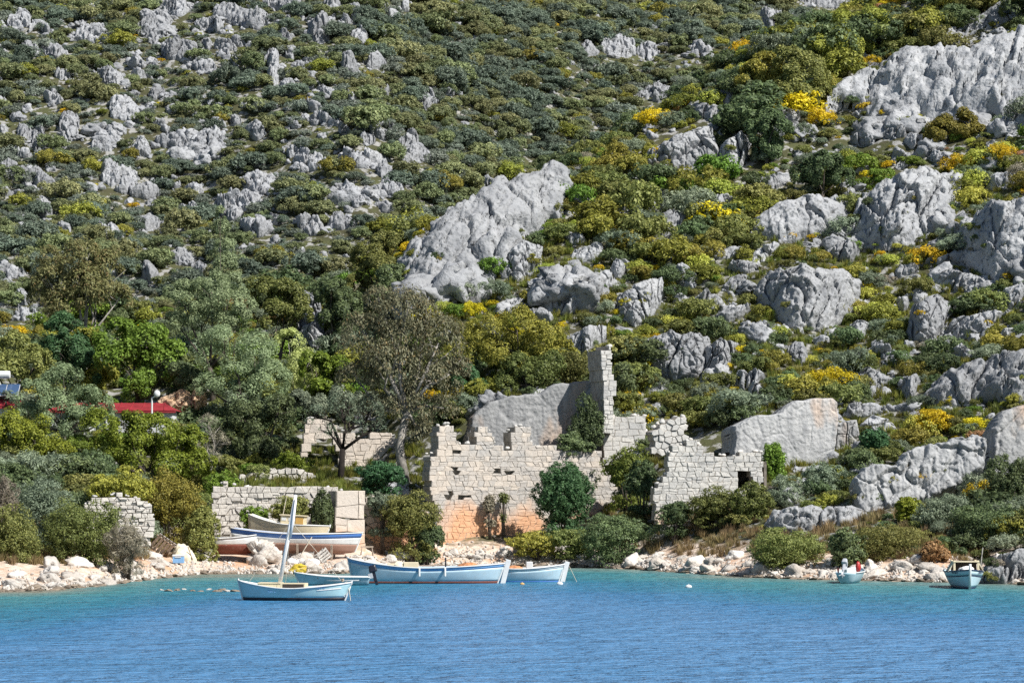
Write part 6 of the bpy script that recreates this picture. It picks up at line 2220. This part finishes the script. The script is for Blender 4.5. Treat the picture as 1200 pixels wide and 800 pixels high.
crate('grey slatted crate tipped over beside the thicket', 237, 657, 1.0, 0.95, 0.6, R(10), R(24))
crate('grey slatted crate stacked below the blue-striped boat', 362, 657, 0.9, 1.1, 0.6, R(-20), R(22), 5)
crate('smaller weathered crate lying at an angle on the rubble', 378, 659, 0.8, 0.8, 0.6, R(30), R(-35), 4)
for k, (px, py, sx) in enumerate(((343, 662, 0.45), (356, 664, 0.5), (368, 663, 0.45), (338, 657, 0.4))):
    e, m = on_beach('white_sack', 'bulging white sack dumped below the blue-striped boat', 'sack', px, py, k * 1.3)
    e['group'] = 'white sacks below the beached boats'
    link('bag', boulder_mesh('bag', 3, 440 + k, 0.1, 4, (sx, sx * 0.8, sx * 0.65)), MATS['sack'], e, (0, 0, sx * 0.4))
    MB().tube([(sx * 0.7, 0, sx * 0.5), (sx * 1.1, 0, sx * 0.75)], [0.08, 0.12], 6).build('tied_neck', MATS['sack'], e)
e, m = on_beach('yellow_tarpaulin', 'crumpled mustard tarpaulin on the rubble behind the mast boat', 'tarpaulin', 348, 671)
me = boulder_mesh('cover', 4, 451, 0.16, 5, (0.75, 0.5, 0.4))
plain('mustard', (0.55, 0.42, 0.06), 0.8, 0.2, 3, 0.1)
link('cover', me, MATS['mustard'], e, (0, 0, 0.25))
MB().tube([(-0.6, -0.2, 0.1), (0.6, -0.35, 0.35)], 0.02, 5).build('tie_rope', MATS['rope'], e)
for px, py, r_, lab in ((306, 660, 1.15, 'big knobbly boulder propping the beach before the blue-striped boat'), (322, 656, 0.95, 'second knobbly boulder beside the white sacks')):
    D = hit(px, py)
    o = link('beach_boulder', boulder_mesh('beach_boulder', 4, 460 + int(px), 0.3, 6, (1.1, 0.9, 0.9)), MATS['shore'], None, (float(ray(px, py)[0]) * D, D, float(ground(float(ray(px, py)[0]) * D, D)) + r_ * 0.45))
    o.scale = (r_, r_, r_)
    tag(o, lab, 'rock')
e, m = on_beach('metal_frame', 'bare pale tubular metal frame standing on the shore bank', 'frame', 505, 648, R(8))
H_, W_ = 1.45, 1.1
for sx in (-1, 1):
    MB().tube([(sx * W_ / 2 - 0.12, 0, -0.1), (sx * W_ / 2 + 0.12, 0.0, H_)], 0.035, 6).build('upright', MATS['metal_pale'], e)
    MB().tube([(sx * W_ / 2 - 0.12, 0.7, -0.1), (sx * W_ / 2 + 0.12, 0.05, H_)], 0.03, 6).build('back_leg', MATS['metal_pale'], e)
for z_ in (H_, H_ * 0.9):
    MB().tube([(-W_ / 2 + 0.1, 0, z_), (W_ / 2 + 0.1, 0, z_)], 0.035, 6).build('crossbar', MATS['metal_pale'], e)
MB().tube([(0.25, 0, H_), (0.4, 0.1, H_ + 0.8)], 0.025, 6).build('aerial_stick', MATS['metal_pale'], e)
e, m = on_beach('upturned_skiff', 'small white upturned skiff on the shore before the dark bushes', 'boat', 470, 656, R(-8))
h = Hull(2.0, 0.8, 0.3, 0.36, 0.3, 0.12, 0.05, 0.05, True, 0.2)
v, f = h.band_mesh(lambda i: h.k[i], lambda i: h.s[i], 7)
link('shell', mesh_py('shell', [(q[0], q[1], 0.42 - q[2]) for q in v], f, True), MATS['paint_white'], e)
MB().box((0, 0, 0.55), (1.6, 0.06, 0.08)).build('keel', MATS['paint_white'], e, bevel=0.01)
e, m = on_beach('trestle', 'small wooden trestle by the bow of the blue-striped boat', 'trestle', 430, 652, R(10))
MB().box((0, 0, 0.7), (0.9, 0.12, 0.1)).build('beam', MATS['old_wood'], e)
for sx in (-1, 1):
    for sy in (-1, 1):
        MB().tube([(sx * 0.35, 0, 0.68), (sx * 0.45, sy * 0.3, -0.05)], 0.035, 6).build('leg', MATS['old_wood'], e)

# added box of walls and roof that keeps the small ruin's window dark
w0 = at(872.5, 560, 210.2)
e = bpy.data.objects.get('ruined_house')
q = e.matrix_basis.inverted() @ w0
MB().box((q.x, q.y + 1.2, q.z), (2.6, 0.2, 2.4)).box((q.x - 1.2, q.y, q.z), (0.2, 2.6, 2.4)).box((q.x + 1.2, q.y, q.z), (0.2, 2.6, 2.4)).box((q.x, q.y, q.z + 1.1), (2.6, 2.6, 0.2)).build('window_dark_box', MATS['mortar_dark'], e)
